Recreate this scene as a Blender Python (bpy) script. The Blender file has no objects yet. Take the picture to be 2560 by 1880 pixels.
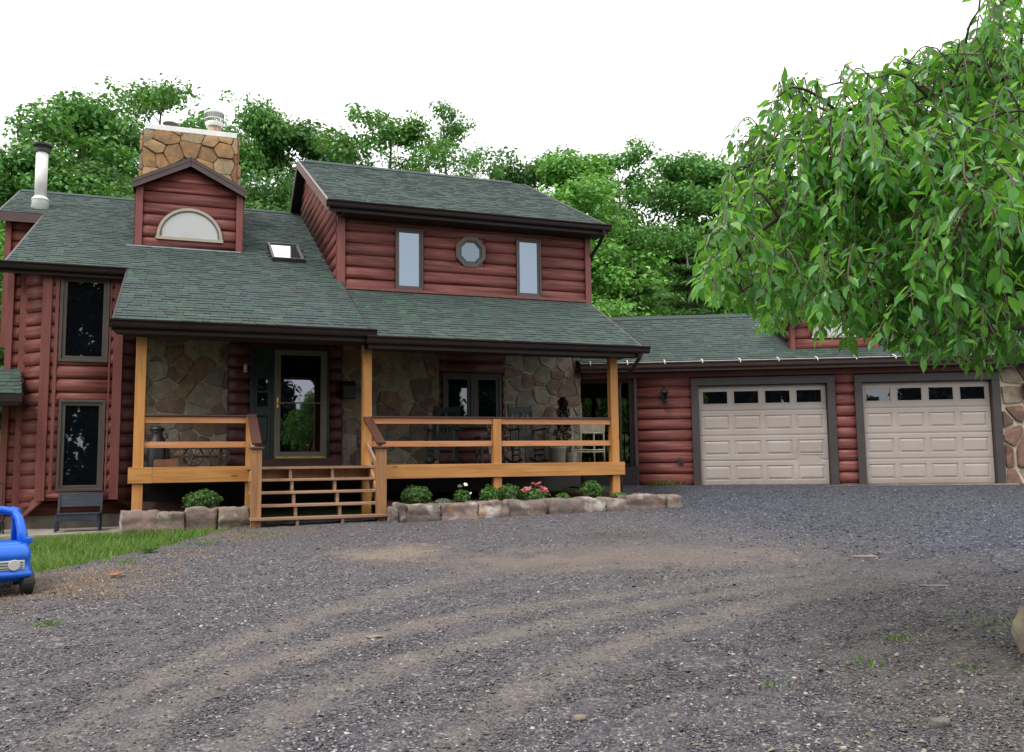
import bpy, math, random
import numpy as np
from mathutils import Vector, Matrix

R = math.radians
scene = bpy.context.scene
COL = scene.collection
rnd = random.Random(7)
RNG = np.random.default_rng(11)

# ------------------------------------------------------------------ camera
cam_data = bpy.data.cameras.new('camera')
cam = bpy.data.objects.new('camera', cam_data)
COL.objects.link(cam)
scene.camera = cam
cam_data.sensor_width = 36.0
cam_data.sensor_fit = 'HORIZONTAL'
cam_data.lens = 2182.0 / 2560.0 * 36.0
cam_data.clip_end = 2000.0
PITCH, ROLL = R(5.73), R(-0.718)
_fw = Vector((0, math.cos(PITCH), math.sin(PITCH)))
_rt = Vector((1, 0, 0))
_up = _rt.cross(_fw)
_rt2 = _rt * math.cos(ROLL) + _up * math.sin(ROLL)
_up2 = -_rt * math.sin(ROLL) + _up * math.cos(ROLL)
_m = Matrix((_rt2, _up2, -_fw)).transposed().to_4x4()
_m.translation = Vector((0, 0, 1.6))
cam.matrix_world = _m

# ------------------------------------------------------------------ world: bright overcast
SUN_EL, SUN_AZ = R(58), R(215)     # azimuth measured clockwise from +Y; behind and to the left of the camera
world = bpy.data.worlds.new('World')
scene.world = world
world.use_nodes = True
wt = world.node_tree
wt.nodes.clear()
sky = wt.nodes.new('ShaderNodeTexSky')
sky.sky_type = 'NISHITA'
sky.sun_disc = False
sky.sun_elevation = SUN_EL
sky.sun_rotation = SUN_AZ
b1 = wt.nodes.new('ShaderNodeBackground')
b1.inputs[1].default_value = 0.10
b2 = wt.nodes.new('ShaderNodeBackground')            # the cloud deck
b2.inputs[0].default_value = (1.0, 1.0, 1.0, 1)
b2.inputs[1].default_value = 1.12
mx = wt.nodes.new('ShaderNodeMixShader')
mx.inputs[0].default_value = 0.93
wo = wt.nodes.new('ShaderNodeOutputWorld')
wt.links.new(sky.outputs[0], b1.inputs[0])
wt.links.new(b1.outputs[0], mx.inputs[1])
wt.links.new(b2.outputs[0], mx.inputs[2])
wt.links.new(mx.outputs[0], wo.inputs[0])

sun_data = bpy.data.lights.new('sun', 'SUN')
sun_data.energy = 1.4
sun_data.angle = R(14)
sun_data.color = (1.0, 0.96, 0.9)
sun = bpy.data.objects.new('sun', sun_data)
COL.objects.link(sun)
_sd = Vector((math.sin(SUN_AZ) * math.cos(SUN_EL), math.cos(SUN_AZ) * math.cos(SUN_EL), math.sin(SUN_EL)))
sun.rotation_euler = _sd.to_track_quat('Z', 'Y').to_euler()
sun.location = (0, 0, 30)

vs = scene.view_settings
vs.view_transform = 'Standard'
vs.look = 'None'
vs.exposure = 0.78
vs.gamma = 1.0
vs.use_curve_mapping = False
scene.cycles.max_bounces = 6
scene.cycles.diffuse_bounces = 3
scene.cycles.glossy_bounces = 3
scene.cycles.transmission_bounces = 4
scene.cycles.transparent_max_bounces = 4
scene.cycles.caustics_reflective = False
scene.cycles.caustics_refractive = False

# ------------------------------------------------------------------ frames of reference
HY, GY = R(20.36), R(-5.79)          # the house front and the garage front are not parallel


def HW(u, v, z=0.0):
    return Vector((u * math.cos(HY) - v * math.sin(HY), u * math.sin(HY) + v * math.cos(HY), z))


def GW(u, v, z=0.0):
    return Vector((u * math.cos(GY) - v * math.sin(GY), u * math.sin(GY) + v * math.cos(GY), z))


def sstep(a, b, x):
    t = np.clip((x - a) / (b - a), 0, 1)
    return t * t * (3 - 2 * t)


def ground_z(X, Y):
    """drive rises gently to the garage; the lawn corner falls away; a wooded hill behind the house"""
    X = np.asarray(X, float)
    Y = np.asarray(Y, float)
    z = 0.0566 * np.minimum(Y, 19.5)
    u = X * math.cos(HY) + Y * math.sin(HY)
    v = -X * math.sin(HY) + Y * math.cos(HY)
    z = z - 0.36 * sstep(13.0, 15.9, v) * sstep(0.1, -1.1, u) * (1 - sstep(17.5, 26, v))
    z = z + 0.20 * np.maximum(Y - 27, 0) * sstep(27, 34, Y) * (1 - 0.5 * sstep(48, 80, Y))
    return z


# ------------------------------------------------------------------ mesh helpers
class MB:
    def __init__(self):
        self.v = []
        self.f = []

    def add(self, vs, fs):
        o = len(self.v)
        self.v.extend([tuple(p) for p in vs])
        self.f.extend([tuple(i + o for i in f) for f in fs])
        return self

    def box(self, x0, x1, y0, y1, z0, z1, M=None):
        vs = [(x0, y0, z0), (x1, y0, z0), (x1, y1, z0), (x0, y1, z0), (x0, y0, z1), (x1, y0, z1), (x1, y1, z1), (x0, y1, z1)]
        if M is not None:
            vs = [M @ Vector(p) for p in vs]
        return self.add(vs, [(0, 3, 2, 1), (4, 5, 6, 7), (0, 1, 5, 4), (1, 2, 6, 5), (2, 3, 7, 6), (3, 0, 4, 7)])

    def extrude(self, poly, d):
        """poly: 3d points, d: vector"""
        n = len(poly)
        d = Vector(d)
        a = [Vector(p) for p in poly]
        b = [p + d for p in a]
        return self.add(a + b, [tuple(range(n))[::-1], tuple(range(n, 2 * n))] + [(i, (i + 1) % n, n + (i + 1) % n, n + i) for i in range(n)])

    def bar(self, a, b, w, h, up=(0, 0, 1)):
        """box beam from a to b, w across, h along up"""
        a, b = Vector(a), Vector(b)
        d = (b - a).normalized()
        s = d.cross(Vector(up))
        if s.length < 1e-5:
            s = d.cross(Vector((1, 0, 0)))
        s.normalize()
        t = s.cross(d)
        q = [s * (-w / 2) + t * (-h / 2), s * (w / 2) + t * (-h / 2), s * (w / 2) + t * (h / 2), s * (-w / 2) + t * (h / 2)]
        return self.add([a + x for x in q] + [b + x for x in q], [(0, 1, 2, 3), (7, 6, 5, 4), (0, 4, 5, 1), (1, 5, 6, 2), (2, 6, 7, 3), (3, 7, 4, 0)])

    def tube(self, pts, r, seg=8, cap=True):
        pts = [Vector(p) for p in pts]
        n = len(pts)
        rs = r if isinstance(r, (list, tuple)) else [r] * n
        vs, fs = [], []
        nrm = None
        for i, p in enumerate(pts):
            t = (pts[min(i + 1, n - 1)] - pts[max(i - 1, 0)]).normalized()
            if nrm is None:
                nrm = t.cross(Vector((0.31, 0.17, 0.93)))
                if nrm.length < 1e-3:
                    nrm = t.cross(Vector((1, 0, 0)))
            nrm = (nrm - t * nrm.dot(t)).normalized()
            bn = t.cross(nrm)
            for k in range(seg):
                a = 2 * math.pi * k / seg
                vs.append(p + (nrm * math.cos(a) + bn * math.sin(a)) * rs[i])
        for i in range(n - 1):
            for k in range(seg):
                k2 = (k + 1) % seg
                fs.append((i * seg + k, i * seg + k2, (i + 1) * seg + k2, (i + 1) * seg + k))
        if cap:
            fs.append(tuple(range(seg))[::-1])
            fs.append(tuple(range((n - 1) * seg, n * seg)))
        return self.add(vs, fs)

    def lathe(self, prof, c=(0, 0, 0), seg=20, axis='Z', closed=False):
        vs, fs = [], []
        n = len(prof)
        for i, (r, z) in enumerate(prof):
            for k in range(seg):
                a = 2 * math.pi * k / seg
                if axis == 'Z':
                    p = (c[0] + r * math.cos(a), c[1] + r * math.sin(a), c[2] + z)
                elif axis == 'X':
                    p = (c[0] + z, c[1] + r * math.cos(a), c[2] + r * math.sin(a))
                else:
                    p = (c[0] + r * math.sin(a), c[1] + z, c[2] + r * math.cos(a))
                vs.append(p)
        m = n if closed else n - 1
        for i in range(m):
            j = (i + 1) % n
            for k in range(seg):
                k2 = (k + 1) % seg
                fs.append((i * seg + k, i * seg + k2, j * seg + k2, j * seg + k))
        if not closed:
            fs.append(tuple(range(seg))[::-1])
            fs.append(tuple(range((n - 1) * seg, n * seg)))
        return self.add(vs, fs)

    def mesh(self, name='m', smooth=False):
        me = bpy.data.meshes.new(name)
        me.from_pydata(self.v, [], self.f)
        if smooth:
            me.polygons.foreach_set('use_smooth', [True] * len(me.polygons))
        me.update()
        return me


def mesh_np(name, verts, faces, smooth=False, mats=None):
    """verts (n,3), faces (m,k) all with the same number of corners"""
    me = bpy.data.meshes.new(name)
    verts = np.ascontiguousarray(verts, dtype=np.float32)
    faces = np.ascontiguousarray(faces, dtype=np.int32)
    m, k = faces.shape
    me.vertices.add(len(verts))
    me.vertices.foreach_set('co', verts.ravel())
    me.loops.add(m * k)
    me.loops.foreach_set('vertex_index', faces.ravel())
    me.polygons.add(m)
    me.polygons.foreach_set('loop_start', np.arange(0, m * k, k, dtype=np.int32))
    if smooth:
        me.polygons.foreach_set('use_smooth', np.ones(m, dtype=bool))
    me.update(calc_edges=True)
    return me


BASE = {}


def tag(o, label=None, cat=None, group=None, kind=None):
    if label:
        o['label'] = label
    if cat:
        o['category'] = cat
    if group:
        o['group'] = group
    if kind:
        o['kind'] = kind
    return o


def thing(name, label, cat, wloc, base=(0, 0, 0), rotz=0.0, group=None):
    """an Empty at the thing's base; base = that point in the coordinates its parts are modelled in"""
    o = bpy.data.objects.new(name, None)
    COL.objects.link(o)
    o.empty_display_size = 0.2
    o.location = wloc
    o.rotation_euler = (0, 0, rotz)
    BASE[o.name] = Vector(base)
    return tag(o, label, cat, group)


def ob(name, shape, mat, parent=None, loc=(0, 0, 0), rot=None, smooth=False, bevel=0.0, scale=None):
    me = shape.mesh(name, smooth) if isinstance(shape, MB) else shape
    if mat is not None and not me.materials:
        me.materials.append(mat)
    o = bpy.data.objects.new(name, me)
    COL.objects.link(o)
    l = Vector(loc)
    if parent is not None:
        o.parent = parent
        if parent.name in BASE:
            l = l - BASE[parent.name]
    o.location = l
    if rot is not None:
        o.rotation_euler = rot
    if scale is not None:
        o.scale = scale
    if bevel:
        b = o.modifiers.new('bevel', 'BEVEL')
        b.width = bevel
        b.segments = 2
        b.limit_method = 'ANGLE'
    return o


# ------------------------------------------------------------------ materials
class NT:
    def __init__(self, name):
        self.m = bpy.data.materials.new(name)
        self.m.use_nodes = True
        self.t = self.m.node_tree
        self.t.nodes.clear()
        self.out = self.t.nodes.new('ShaderNodeOutputMaterial')

    def n(self, typ, ins=None, **props):
        nd = self.t.nodes.new('ShaderNode' + typ)
        for k, v in props.items():
            setattr(nd, k, v)
        for k, v in (ins or {}).items():
            s = nd.inputs[k]
            if isinstance(v, bpy.types.NodeSocket):
                self.t.links.new(v, s)
            else:
                s.default_value = v
        return nd

    def ramp(self, fac, stops, interp='LINEAR'):
        r = self.n('ValToRGB', {'Fac': fac})
        r.color_ramp.interpolation = interp
        e = r.color_ramp.elements
        while len(e) < len(stops):
            e.new(0.5)
        for i, (p, c) in enumerate(stops):
            e[i].position = p
            e[i].color = (*c, 1) if len(c) == 3 else c
        return r.outputs[0]

    def mix(self, fac, a, b, mode='MIX'):
        x = self.n('MixRGB', {'Fac': fac, 'Color1': a if not isinstance(a, tuple) else (*a[:3], 1), 'Color2': b if not isinstance(b, tuple) else (*b[:3], 1)}, blend_type=mode)
        return x.outputs[0]

    def math(self, op, a, b=0.0, clamp=False):
        x = self.n('Math', {0: a, 1: b}, operation=op, use_clamp=clamp)
        return x.outputs[0]

    def coord(self, which='Object', scale=(1, 1, 1)):
        if which == 'World':
            c = self.n('NewGeometry').outputs['Position']
        else:
            c = self.n('TexCoord').outputs[which]
        return self.n('Mapping', {'Vector': c, 'Scale': scale}).outputs[0]

    def noise(self, vec, scale=5.0, detail=4.0, rough=0.55, dist=0.0):
        return self.n('TexNoise', {'Vector': vec, 'Scale': scale, 'Detail': detail, 'Roughness': rough, 'Distortion': dist}).outputs[0]

    def bump(self, h, strength=0.3, dist=0.02, normal=None):
        ins = {'Height': h, 'Strength': strength, 'Distance': dist}
        if normal is not None:
            ins['Normal'] = normal
        return self.n('Bump', ins).outputs[0]

    def rand(self):
        """one number per piece, whether the piece is an object or an island of a joined mesh"""
        a = self.n('ObjectInfo').outputs['Random']
        b = self.n('NewGeometry').outputs['Random Per Island']
        return self.math('FRACT', self.math('ADD', a, b))

    def bsdf(self, color, rough=0.6, normal=None, metal=0.0, spec=0.5, **kw):
        ins = {'Base Color': color if not isinstance(color, tuple) else (*color[:3], 1), 'Roughness': rough, 'Metallic': metal, 'Specular IOR Level': spec}
        if normal is not None:
            ins['Normal'] = normal
        ins.update(kw)
        return self.n('BsdfPrincipled', ins).outputs[0]

    def done(self, shader):
        self.t.links.new(shader, self.out.inputs['Surface'])
        return self.m


def m_plain(name, color, rough=0.6, metal=0.0, var=0.15, scale=6.0, bump=0.06, spec=0.5):
    t = NT(name)
    co = t.coord('Object')
    nz = t.noise(co, scale, 5)
    dk = tuple(c * (1 - var) for c in color)
    lt = tuple(min(1, c * (1 + var)) for c in color)
    col = t.ramp(nz, [(0.3, dk), (0.7, lt)])
    fine = t.noise(co, scale * 14, 3)
    return t.done(t.bsdf(col, t.math('ADD', t.math('MULTIPLY', nz, 0.2), rough - 0.1), t.bump(fine, bump, 0.01), metal, spec))


def m_grain(name, c_dark, c_mid, c_light, stretch, rough=0.6, knots=0.0, bump=0.15, objvar=0.12, spec=0.4):
    """wood: grain runs along the axis with the small stretch number"""
    t = NT(name)
    co0 = t.n('TexCoord').outputs['Object']
    rv = t.rand()
    off = t.n('VectorMath', {0: co0, 1: t.n('CombineXYZ', {0: t.math('MULTIPLY', rv, 7.3), 1: t.math('MULTIPLY', rv, 3.1), 2: t.math('MULTIPLY', rv, 5.7)}).outputs[0]}, operation='ADD').outputs[0]
    co = t.n('Mapping', {'Vector': off, 'Scale': stretch}).outputs[0]
    g = t.noise(co, 1.0, 8, 0.62, 0.6)
    col = t.ramp(g, [(0.28, c_dark), (0.5, c_mid), (0.72, c_light)])
    big = t.noise(off, 1.7, 3)
    col = t.mix(t.math('MULTIPLY', big, 0.35), col, c_dark)
    if knots:
        kc = t.n('Mapping', {'Vector': off, 'Scale': tuple(max(0.8, min(s, 3.2)) if s > 4 else 0.9 for s in stretch)}).outputs[0]
        vo = t.n('TexVoronoi', {'Vector': kc, 'Scale': 1.7, 'Randomness': 1.0})
        k = t.ramp(vo.outputs['Distance'], [(0.05 * knots, (1, 1, 1)), (0.13 * knots, (0, 0, 0))])
        col = t.mix(t.math('MULTIPLY', k, 0.8), col, tuple(c * 0.3 for c in c_dark))
    hv = t.n('HueSaturation', {'Color': col, 'Value': t.math('ADD', t.math('MULTIPLY', rv, 2 * objvar), 1 - objvar)}).outputs[0]
    return t.done(t.bsdf(hv, rough, t.bump(g, bump, 0.01), 0, spec))


def m_stone(name, stops, rough=0.85, noise_scale=7.0, moss=0.0):
    t = NT(name)
    rv = t.rand()
    co0 = t.n('TexCoord').outputs['Object']
    off = t.n('VectorMath', {0: co0, 1: t.n('CombineXYZ', {0: t.math('MULTIPLY', rv, 17.3), 1: t.math('MULTIPLY', rv, 9.1), 2: t.math('MULTIPLY', rv, 11.7)}).outputs[0]}, operation='ADD').outputs[0]
    base = t.ramp(rv, stops, 'CONSTANT')
    n1 = t.noise(off, noise_scale, 8, 0.65, 0.4)
    n2 = t.noise(off, noise_scale * 0.35, 4, 0.6, 1.2)
    col = t.mix(t.ramp(n1, [(0.35, (0, 0, 0)), (0.75, (0.75, 0.75, 0.75))]), base, (0.06, 0.05, 0.045))
    col = t.mix(t.ramp(n2, [(0.55, (0, 0, 0)), (0.72, (0.6, 0.6, 0.6))]), col, (0.45, 0.26, 0.12))
    if moss:
        col = t.mix(t.ramp(t.noise(off, 3.1, 5), [(0.55, (0, 0, 0)), (0.75, (moss, moss, moss))]), col, (0.62, 0.58, 0.52))
    fine = t.noise(off, noise_scale * 4, 6, 0.7)
    nb = t.bump(fine, 0.5, 0.012, t.bump(n1, 0.7, 0.03))
    return t.done(t.bsdf(col, rough, nb, 0, 0.3))


def m_leaf(name, stops, trans=0.35, rough=0.5, tcol=(0.25, 0.42, 0.05), spec=0.4):
    t = NT(name)
    rv = t.rand()
    co = t.coord('World')
    nz = t.noise(co, 0.9, 3)
    f = t.math('ADD', t.math('MULTIPLY', rv, 0.65), t.math('MULTIPLY', nz, 0.4))
    col = t.ramp(f, stops)
    p = t.bsdf(col, rough, None, 0, spec)
    tr = t.n('BsdfTranslucent', {'Color': t.mix(0.5, col, tcol)}).outputs[0]
    return t.done(t.n('MixShader', {0: trans, 1: p, 2: tr}).outputs[0])


def m_glass(name, inner, refl, tint=(0.9, 0.95, 1.0), rough=0.01, wav=0.0):
    """window pane seen from outside: dark room behind plus the coated pane's mirror reflection"""
    t = NT(name)
    co = t.coord('Object')
    nrm = t.bump(t.noise(co, 2.2, 2), wav, 0.02) if wav else None
    d = t.bsdf(inner, 0.5, None, 0, 0.0)
    ins = {'Color': (*tint, 1), 'Roughness': rough}
    if nrm is not None:
        ins['Normal'] = nrm
    g = t.n('BsdfGlossy', ins).outputs[0]
    fr = t.n('Fresnel', {'IOR': 1.5}).outputs[0]
    f = t.math('ADD', refl, t.math('MULTIPLY', fr, 1 - refl), True)
    return t.done(t.n('MixShader', {0: f, 1: d, 2: g}).outputs[0])


M = {}
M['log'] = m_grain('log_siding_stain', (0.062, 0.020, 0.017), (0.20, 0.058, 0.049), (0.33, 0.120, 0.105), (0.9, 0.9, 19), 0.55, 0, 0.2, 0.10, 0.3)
M['logshade'] = m_grain('log_siding_shade_tone', (0.055, 0.017, 0.015), (0.10, 0.030, 0.027), (0.14, 0.046, 0.041), (1.0, 1.0, 30), 0.5, 0, 0.14, 0.07, 0.4)  # log siding copy with the porch and bay-cheek shade put into its colour
M['redtrim'] = m_grain('red_trim_board', (0.14, 0.040, 0.034), (0.195, 0.058, 0.049), (0.235, 0.076, 0.065), (14, 14, 1.0), 0.5, 0, 0.08, 0.05)
M['brown'] = m_plain('dark_brown_metal', (0.019, 0.011, 0.011), 0.5, 0, 0.2, 3.0, 0.03, 0.25)
M['fascia'] = m_plain('plum_brown_fascia', (0.066, 0.036, 0.035), 0.45, 0, 0.2, 3.0, 0.05)
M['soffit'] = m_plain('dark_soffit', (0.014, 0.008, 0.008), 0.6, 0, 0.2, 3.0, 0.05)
M['rosefascia'] = m_plain('weathered_rose_fascia', (0.20, 0.12, 0.115), 0.5, 0, 0.2, 3.0, 0.05)
M['taupe'] = m_plain('taupe_frame', (0.075, 0.057, 0.047), 0.45, 0, 0.12, 4.0, 0.04)
M['charcoal'] = m_plain('charcoal_brown_trim', (0.046, 0.038, 0.037), 0.5, 0, 0.15, 4.0, 0.06)
M['beigeframe'] = m_plain('beige_frame', (0.36, 0.32, 0.26), 0.45, 0, 0.08, 4.0, 0.03)
M['storm'] = m_plain('taupe_storm_frame', (0.17, 0.145, 0.115), 0.42, 0, 0.08, 4.0, 0.03)
M['white'] = m_plain('white_metal', (0.72, 0.72, 0.71), 0.4, 0, 0.1, 5.0, 0.03)
M['brass'] = m_plain('polished_brass', (0.62, 0.43, 0.12), 0.28, 1.0, 0.1, 5.0, 0.02)
M['black'] = m_plain('black_iron', (0.016, 0.016, 0.017), 0.45, 0, 0.2, 8.0, 0.06)
M['greendoor'] = m_plain('dark_green_door_paint', (0.012, 0.026, 0.024), 0.35, 0, 0.15, 4.0, 0.03)
M['concrete'] = m_plain('weathered_concrete', (0.27, 0.235, 0.19), 0.9, 0, 0.35, 3.0, 0.4)
M['pine'] = m_grain('golden_pine_beam', (0.32, 0.130, 0.036), (0.50, 0.238, 0.066), (0.59, 0.305, 0.098), (0.9, 16, 16), 0.55, 1.0, 0.12, 0.06)
M['pinev'] = m_grain('golden_pine_post', (0.33, 0.133, 0.036), (0.51, 0.236, 0.064), (0.60, 0.30, 0.095), (16, 16, 0.9), 0.55, 0.9, 0.12, 0.06)
M['rail'] = m_grain('orange_pine_rail', (0.38, 0.15, 0.06), (0.60, 0.26, 0.11), (0.68, 0.34, 0.17), (0.9, 16, 16), 0.55, 1.0, 0.12, 0.1)
M['newel'] = m_grain('brown_pine_newel', (0.21, 0.098, 0.042), (0.36, 0.185, 0.08), (0.45, 0.25, 0.115), (13, 13, 0.8), 0.6, 0.7, 0.2, 0.08)
M['tread'] = m_grain('weathered_tread', (0.20, 0.115, 0.07), (0.33, 0.205, 0.13), (0.43, 0.285, 0.195), (0.8, 18, 18), 0.7, 0.6, 0.25, 0.14)
M['cap'] = m_grain('brown_rail_cap', (0.055, 0.023, 0.019), (0.085, 0.036, 0.029), (0.11, 0.05, 0.04), (0.8, 12, 12), 0.45, 0, 0.1, 0.06)
M['stone'] = m_stone('porch_field_stone', [(0.0, (0.32, 0.26, 0.18)), (0.14, (0.20, 0.14, 0.105)), (0.28, (0.35, 0.31, 0.24)), (0.42, (0.155, 0.11, 0.09)), (0.55, (0.28, 0.25, 0.20)), (0.68, (0.235, 0.155, 0.095)), (0.8, (0.20, 0.19, 0.17)), (0.9, (0.34, 0.29, 0.20))])
M['chimneystone'] = m_stone('chimney_sandstone', [(0.0, (0.46, 0.29, 0.14)), (0.16, (0.34, 0.19, 0.085)), (0.32, (0.50, 0.35, 0.18)), (0.48, (0.31, 0.24, 0.145)), (0.62, (0.40, 0.22, 0.095)), (0.78, (0.40, 0.30, 0.17)), (0.9, (0.28, 0.125, 0.06))], 0.8, 5.0)
M['pierstone'] = m_stone('pier_sandstone', [(0.0, (0.19, 0.095, 0.08)), (0.25, (0.23, 0.13, 0.105)), (0.5, (0.16, 0.085, 0.075)), (0.75, (0.34, 0.28, 0.21))], 0.85, 6.0)
M['rock'] = m_stone('wall_block_stone', [(0.0, (0.23, 0.165, 0.145)), (0.3, (0.18, 0.14, 0.13)), (0.6, (0.25, 0.20, 0.165)), (0.8, (0.21, 0.15, 0.13))], 0.9, 6.5, 0.85)
M['mortar'] = m_plain('tan_mortar', (0.38, 0.32, 0.23), 0.95, 0, 0.25, 9.0, 0.5)
M['mortardark'] = m_plain('dark_joint_mortar', (0.16, 0.115, 0.075), 0.95, 0, 0.3, 9.0, 0.5)
M['palemortar'] = m_plain('cream_mortar', (0.50, 0.44, 0.33), 0.95, 0, 0.2, 9.0, 0.5)
M['glass_up'] = m_glass('upper_window_glass', (0.05, 0.07, 0.12), 0.20, (0.70, 0.84, 1.0), 0.02, 0.01)
M['glass_oct'] = m_glass('octagon_window_glass', (0.04, 0.06, 0.09), 0.11, (0.72, 0.88, 1.0), 0.02, 0.01)
M['glass_dark'] = m_glass('dark_window_glass', (0.004, 0.005, 0.007), 0.07, (0.85, 0.92, 1.0), 0.012, 0.03)
M['glass_door'] = m_glass('storm_door_glass', (0.004, 0.005, 0.006), 0.14, (0.82, 0.86, 1.0), 0.012, 0.05)
M['glass_sky'] = m_glass('skylight_glass', (0.2, 0.21, 0.22), 0.82, (0.97, 0.99, 1.0), 0.02)
M['frost'] = m_glass('curtained_half_round_glass', (0.33, 0.33, 0.315), 0.10, (0.95, 0.97, 1.0), 0.06, 0.04)
M['rockergreen'] = m_plain('dark_green_paint', (0.008, 0.018, 0.015), 0.45, 0, 0.2, 6.0, 0.06)
M['benchblue'] = m_grain('faded_navy_paint', (0.016, 0.021, 0.034), (0.028, 0.036, 0.058), (0.06, 0.07, 0.09), (2, 14, 14), 0.6, 0, 0.15, 0.08)
M['crock'] = m_plain('grey_stoneware', (0.27, 0.24, 0.20), 0.5, 0, 0.15, 5.0, 0.1)
M['wicker'] = m_plain('cream_wicker', (0.55, 0.50, 0.38), 0.6, 0, 0.12, 20.0, 0.3)
M['oldwood'] = m_grain('old_grey_wood', (0.05, 0.035, 0.025), (0.10, 0.07, 0.05), (0.16, 0.12, 0.09), (2, 14, 14), 0.8, 0, 0.3, 0.1)
M['terracotta'] = m_plain('brown_brick', (0.20, 0.085, 0.05), 0.85, 0, 0.25, 10.0, 0.3)
M['bark'] = m_grain('tree_bark', (0.045, 0.035, 0.028), (0.085, 0.068, 0.055), (0.14, 0.12, 0.10), (9, 9, 1.4), 0.9, 0, 0.6, 0.1)
M['twig'] = m_plain('grey_brown_twig', (0.12, 0.09, 0.07), 0.8, 0, 0.25, 12.0, 0.3)
M['toyblue'] = m_plain('glossy_blue_plastic', (0.006, 0.115, 0.60), 0.32, 0, 0.06, 3.0, 0.02)
M['toygrey'] = m_plain('silver_grey_plastic', (0.48, 0.48, 0.46), 0.4, 0, 0.08, 6.0, 0.02)
M['toyblack'] = m_plain('black_plastic', (0.012, 0.012, 0.013), 0.5, 0, 0.2, 20.0, 0.1)
M['rustpipe'] = None


def _mk_door():
    """painted steel: faint mottling, road splash along the foot of the door"""
    t = NT('beige_garage_door')
    co = t.n('TexCoord').outputs['Object']
    z = t.n('SeparateXYZ', {0: co}).outputs[2]
    n = t.noise(co, 1.4, 5)
    n2 = t.noise(co, 9.0, 6, 0.65)
    col = t.ramp(n, [(0.3, (0.35, 0.295, 0.262)), (0.7, (0.385, 0.34, 0.305))])
    foot = t.math('ADD', t.math('MULTIPLY', t.math('SUBTRACT', z, 1.055), 2.2), t.math('MULTIPLY', t.math('SUBTRACT', n2, 0.5), 1.1))
    col = t.mix(t.math('MULTIPLY', t.ramp(foot, [(0.0, (1, 1, 1)), (0.55, (0, 0, 0))]), 0.42), col, (0.20, 0.15, 0.115))
    col = t.mix(t.math('MULTIPLY', t.ramp(n2, [(0.55, (0, 0, 0)), (0.75, (1, 1, 1))]), 0.14), col, (0.22, 0.18, 0.15))
    return t.done(t.bsdf(col, 0.5, t.bump(t.noise(co, 90, 2), 0.05, 0.01), 0, 0.45))


M['door'] = _mk_door()


def _mk_rust():
    t = NT('rusty_flue_metal')
    co = t.coord('Object', (6, 6, 1.2))
    n = t.noise(co, 2.0, 6, 0.6, 0.5)
    col = t.ramp(n, [(0.4, (0.42, 0.40, 0.37)), (0.55, (0.30, 0.19, 0.11)), (0.75, (0.17, 0.07, 0.03))])
    return t.done(t.bsdf(col, 0.55, t.bump(n, 0.1, 0.01), 0.3))


M['rustpipe'] = _mk_rust()


def _mk_shingle():
    t = NT('green_slate_shingle')
    rv = t.rand()
    co = t.coord('World')
    col = t.ramp(rv, [(0.0, (0.037, 0.053, 0.050)), (0.20, (0.042, 0.066, 0.059)), (0.40, (0.039, 0.071, 0.056)), (0.56, (0.044, 0.062, 0.063)), (0.74, (0.038, 0.053, 0.056)), (0.86, (0.050, 0.089, 0.065))], 'CONSTANT')
    n = t.noise(co, 1.1, 4)
    g = t.noise(co, 260, 2)
    col = t.mix(t.ramp(n, [(0.3, (0.0, 0.0, 0.0)), (0.8, (0.35, 0.35, 0.35))]), col, (0.051, 0.068, 0.062))
    col = t.mix(0.3, col, t.ramp(g, [(0.3, (0.3, 0.3, 0.3)), (0.7, (1.5, 1.5, 1.5))]), 'MULTIPLY')
    return t.done(t.bsdf(col, 0.9, t.bump(g, 0.3, 0.004), 0, 0.35))


M['shingle'] = _mk_shingle()
M['underlay'] = m_plain('roof_underlay', (0.03, 0.034, 0.036), 0.9, 0, 0.2, 5.0, 0.1)

# ------------------------------------------------------------------ builders for walls and roofs
def span(poly, z):
    xs = []
    n = len(poly)
    for i in range(n):
        (a0, z0), (a1, z1) = poly[i], poly[(i + 1) % n]
        if abs(z1 - z0) < 1e-9:
            if abs(z - z0) < 1e-9:
                xs += [a0, a1]
            continue
        t = (z - z0) / (z1 - z0)
        if -1e-9 <= t <= 1 + 1e-9:
            xs.append(a0 + (a1 - a0) * t)
    return (min(xs), max(xs)) if xs else None


LOG_T = [0, 0.015, 0.05, 0.12, 0.24, 0.40, 0.58, 0.74, 0.87, 0.95, 0.985, 1.0]


def log_d(t):
    q = (0.40 - t) / 0.40 if t < 0.40 else (t - 0.40) / 0.60
    return 0.005 + 0.060 * math.sqrt(max(0.0, 1 - q ** 2.15))


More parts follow.
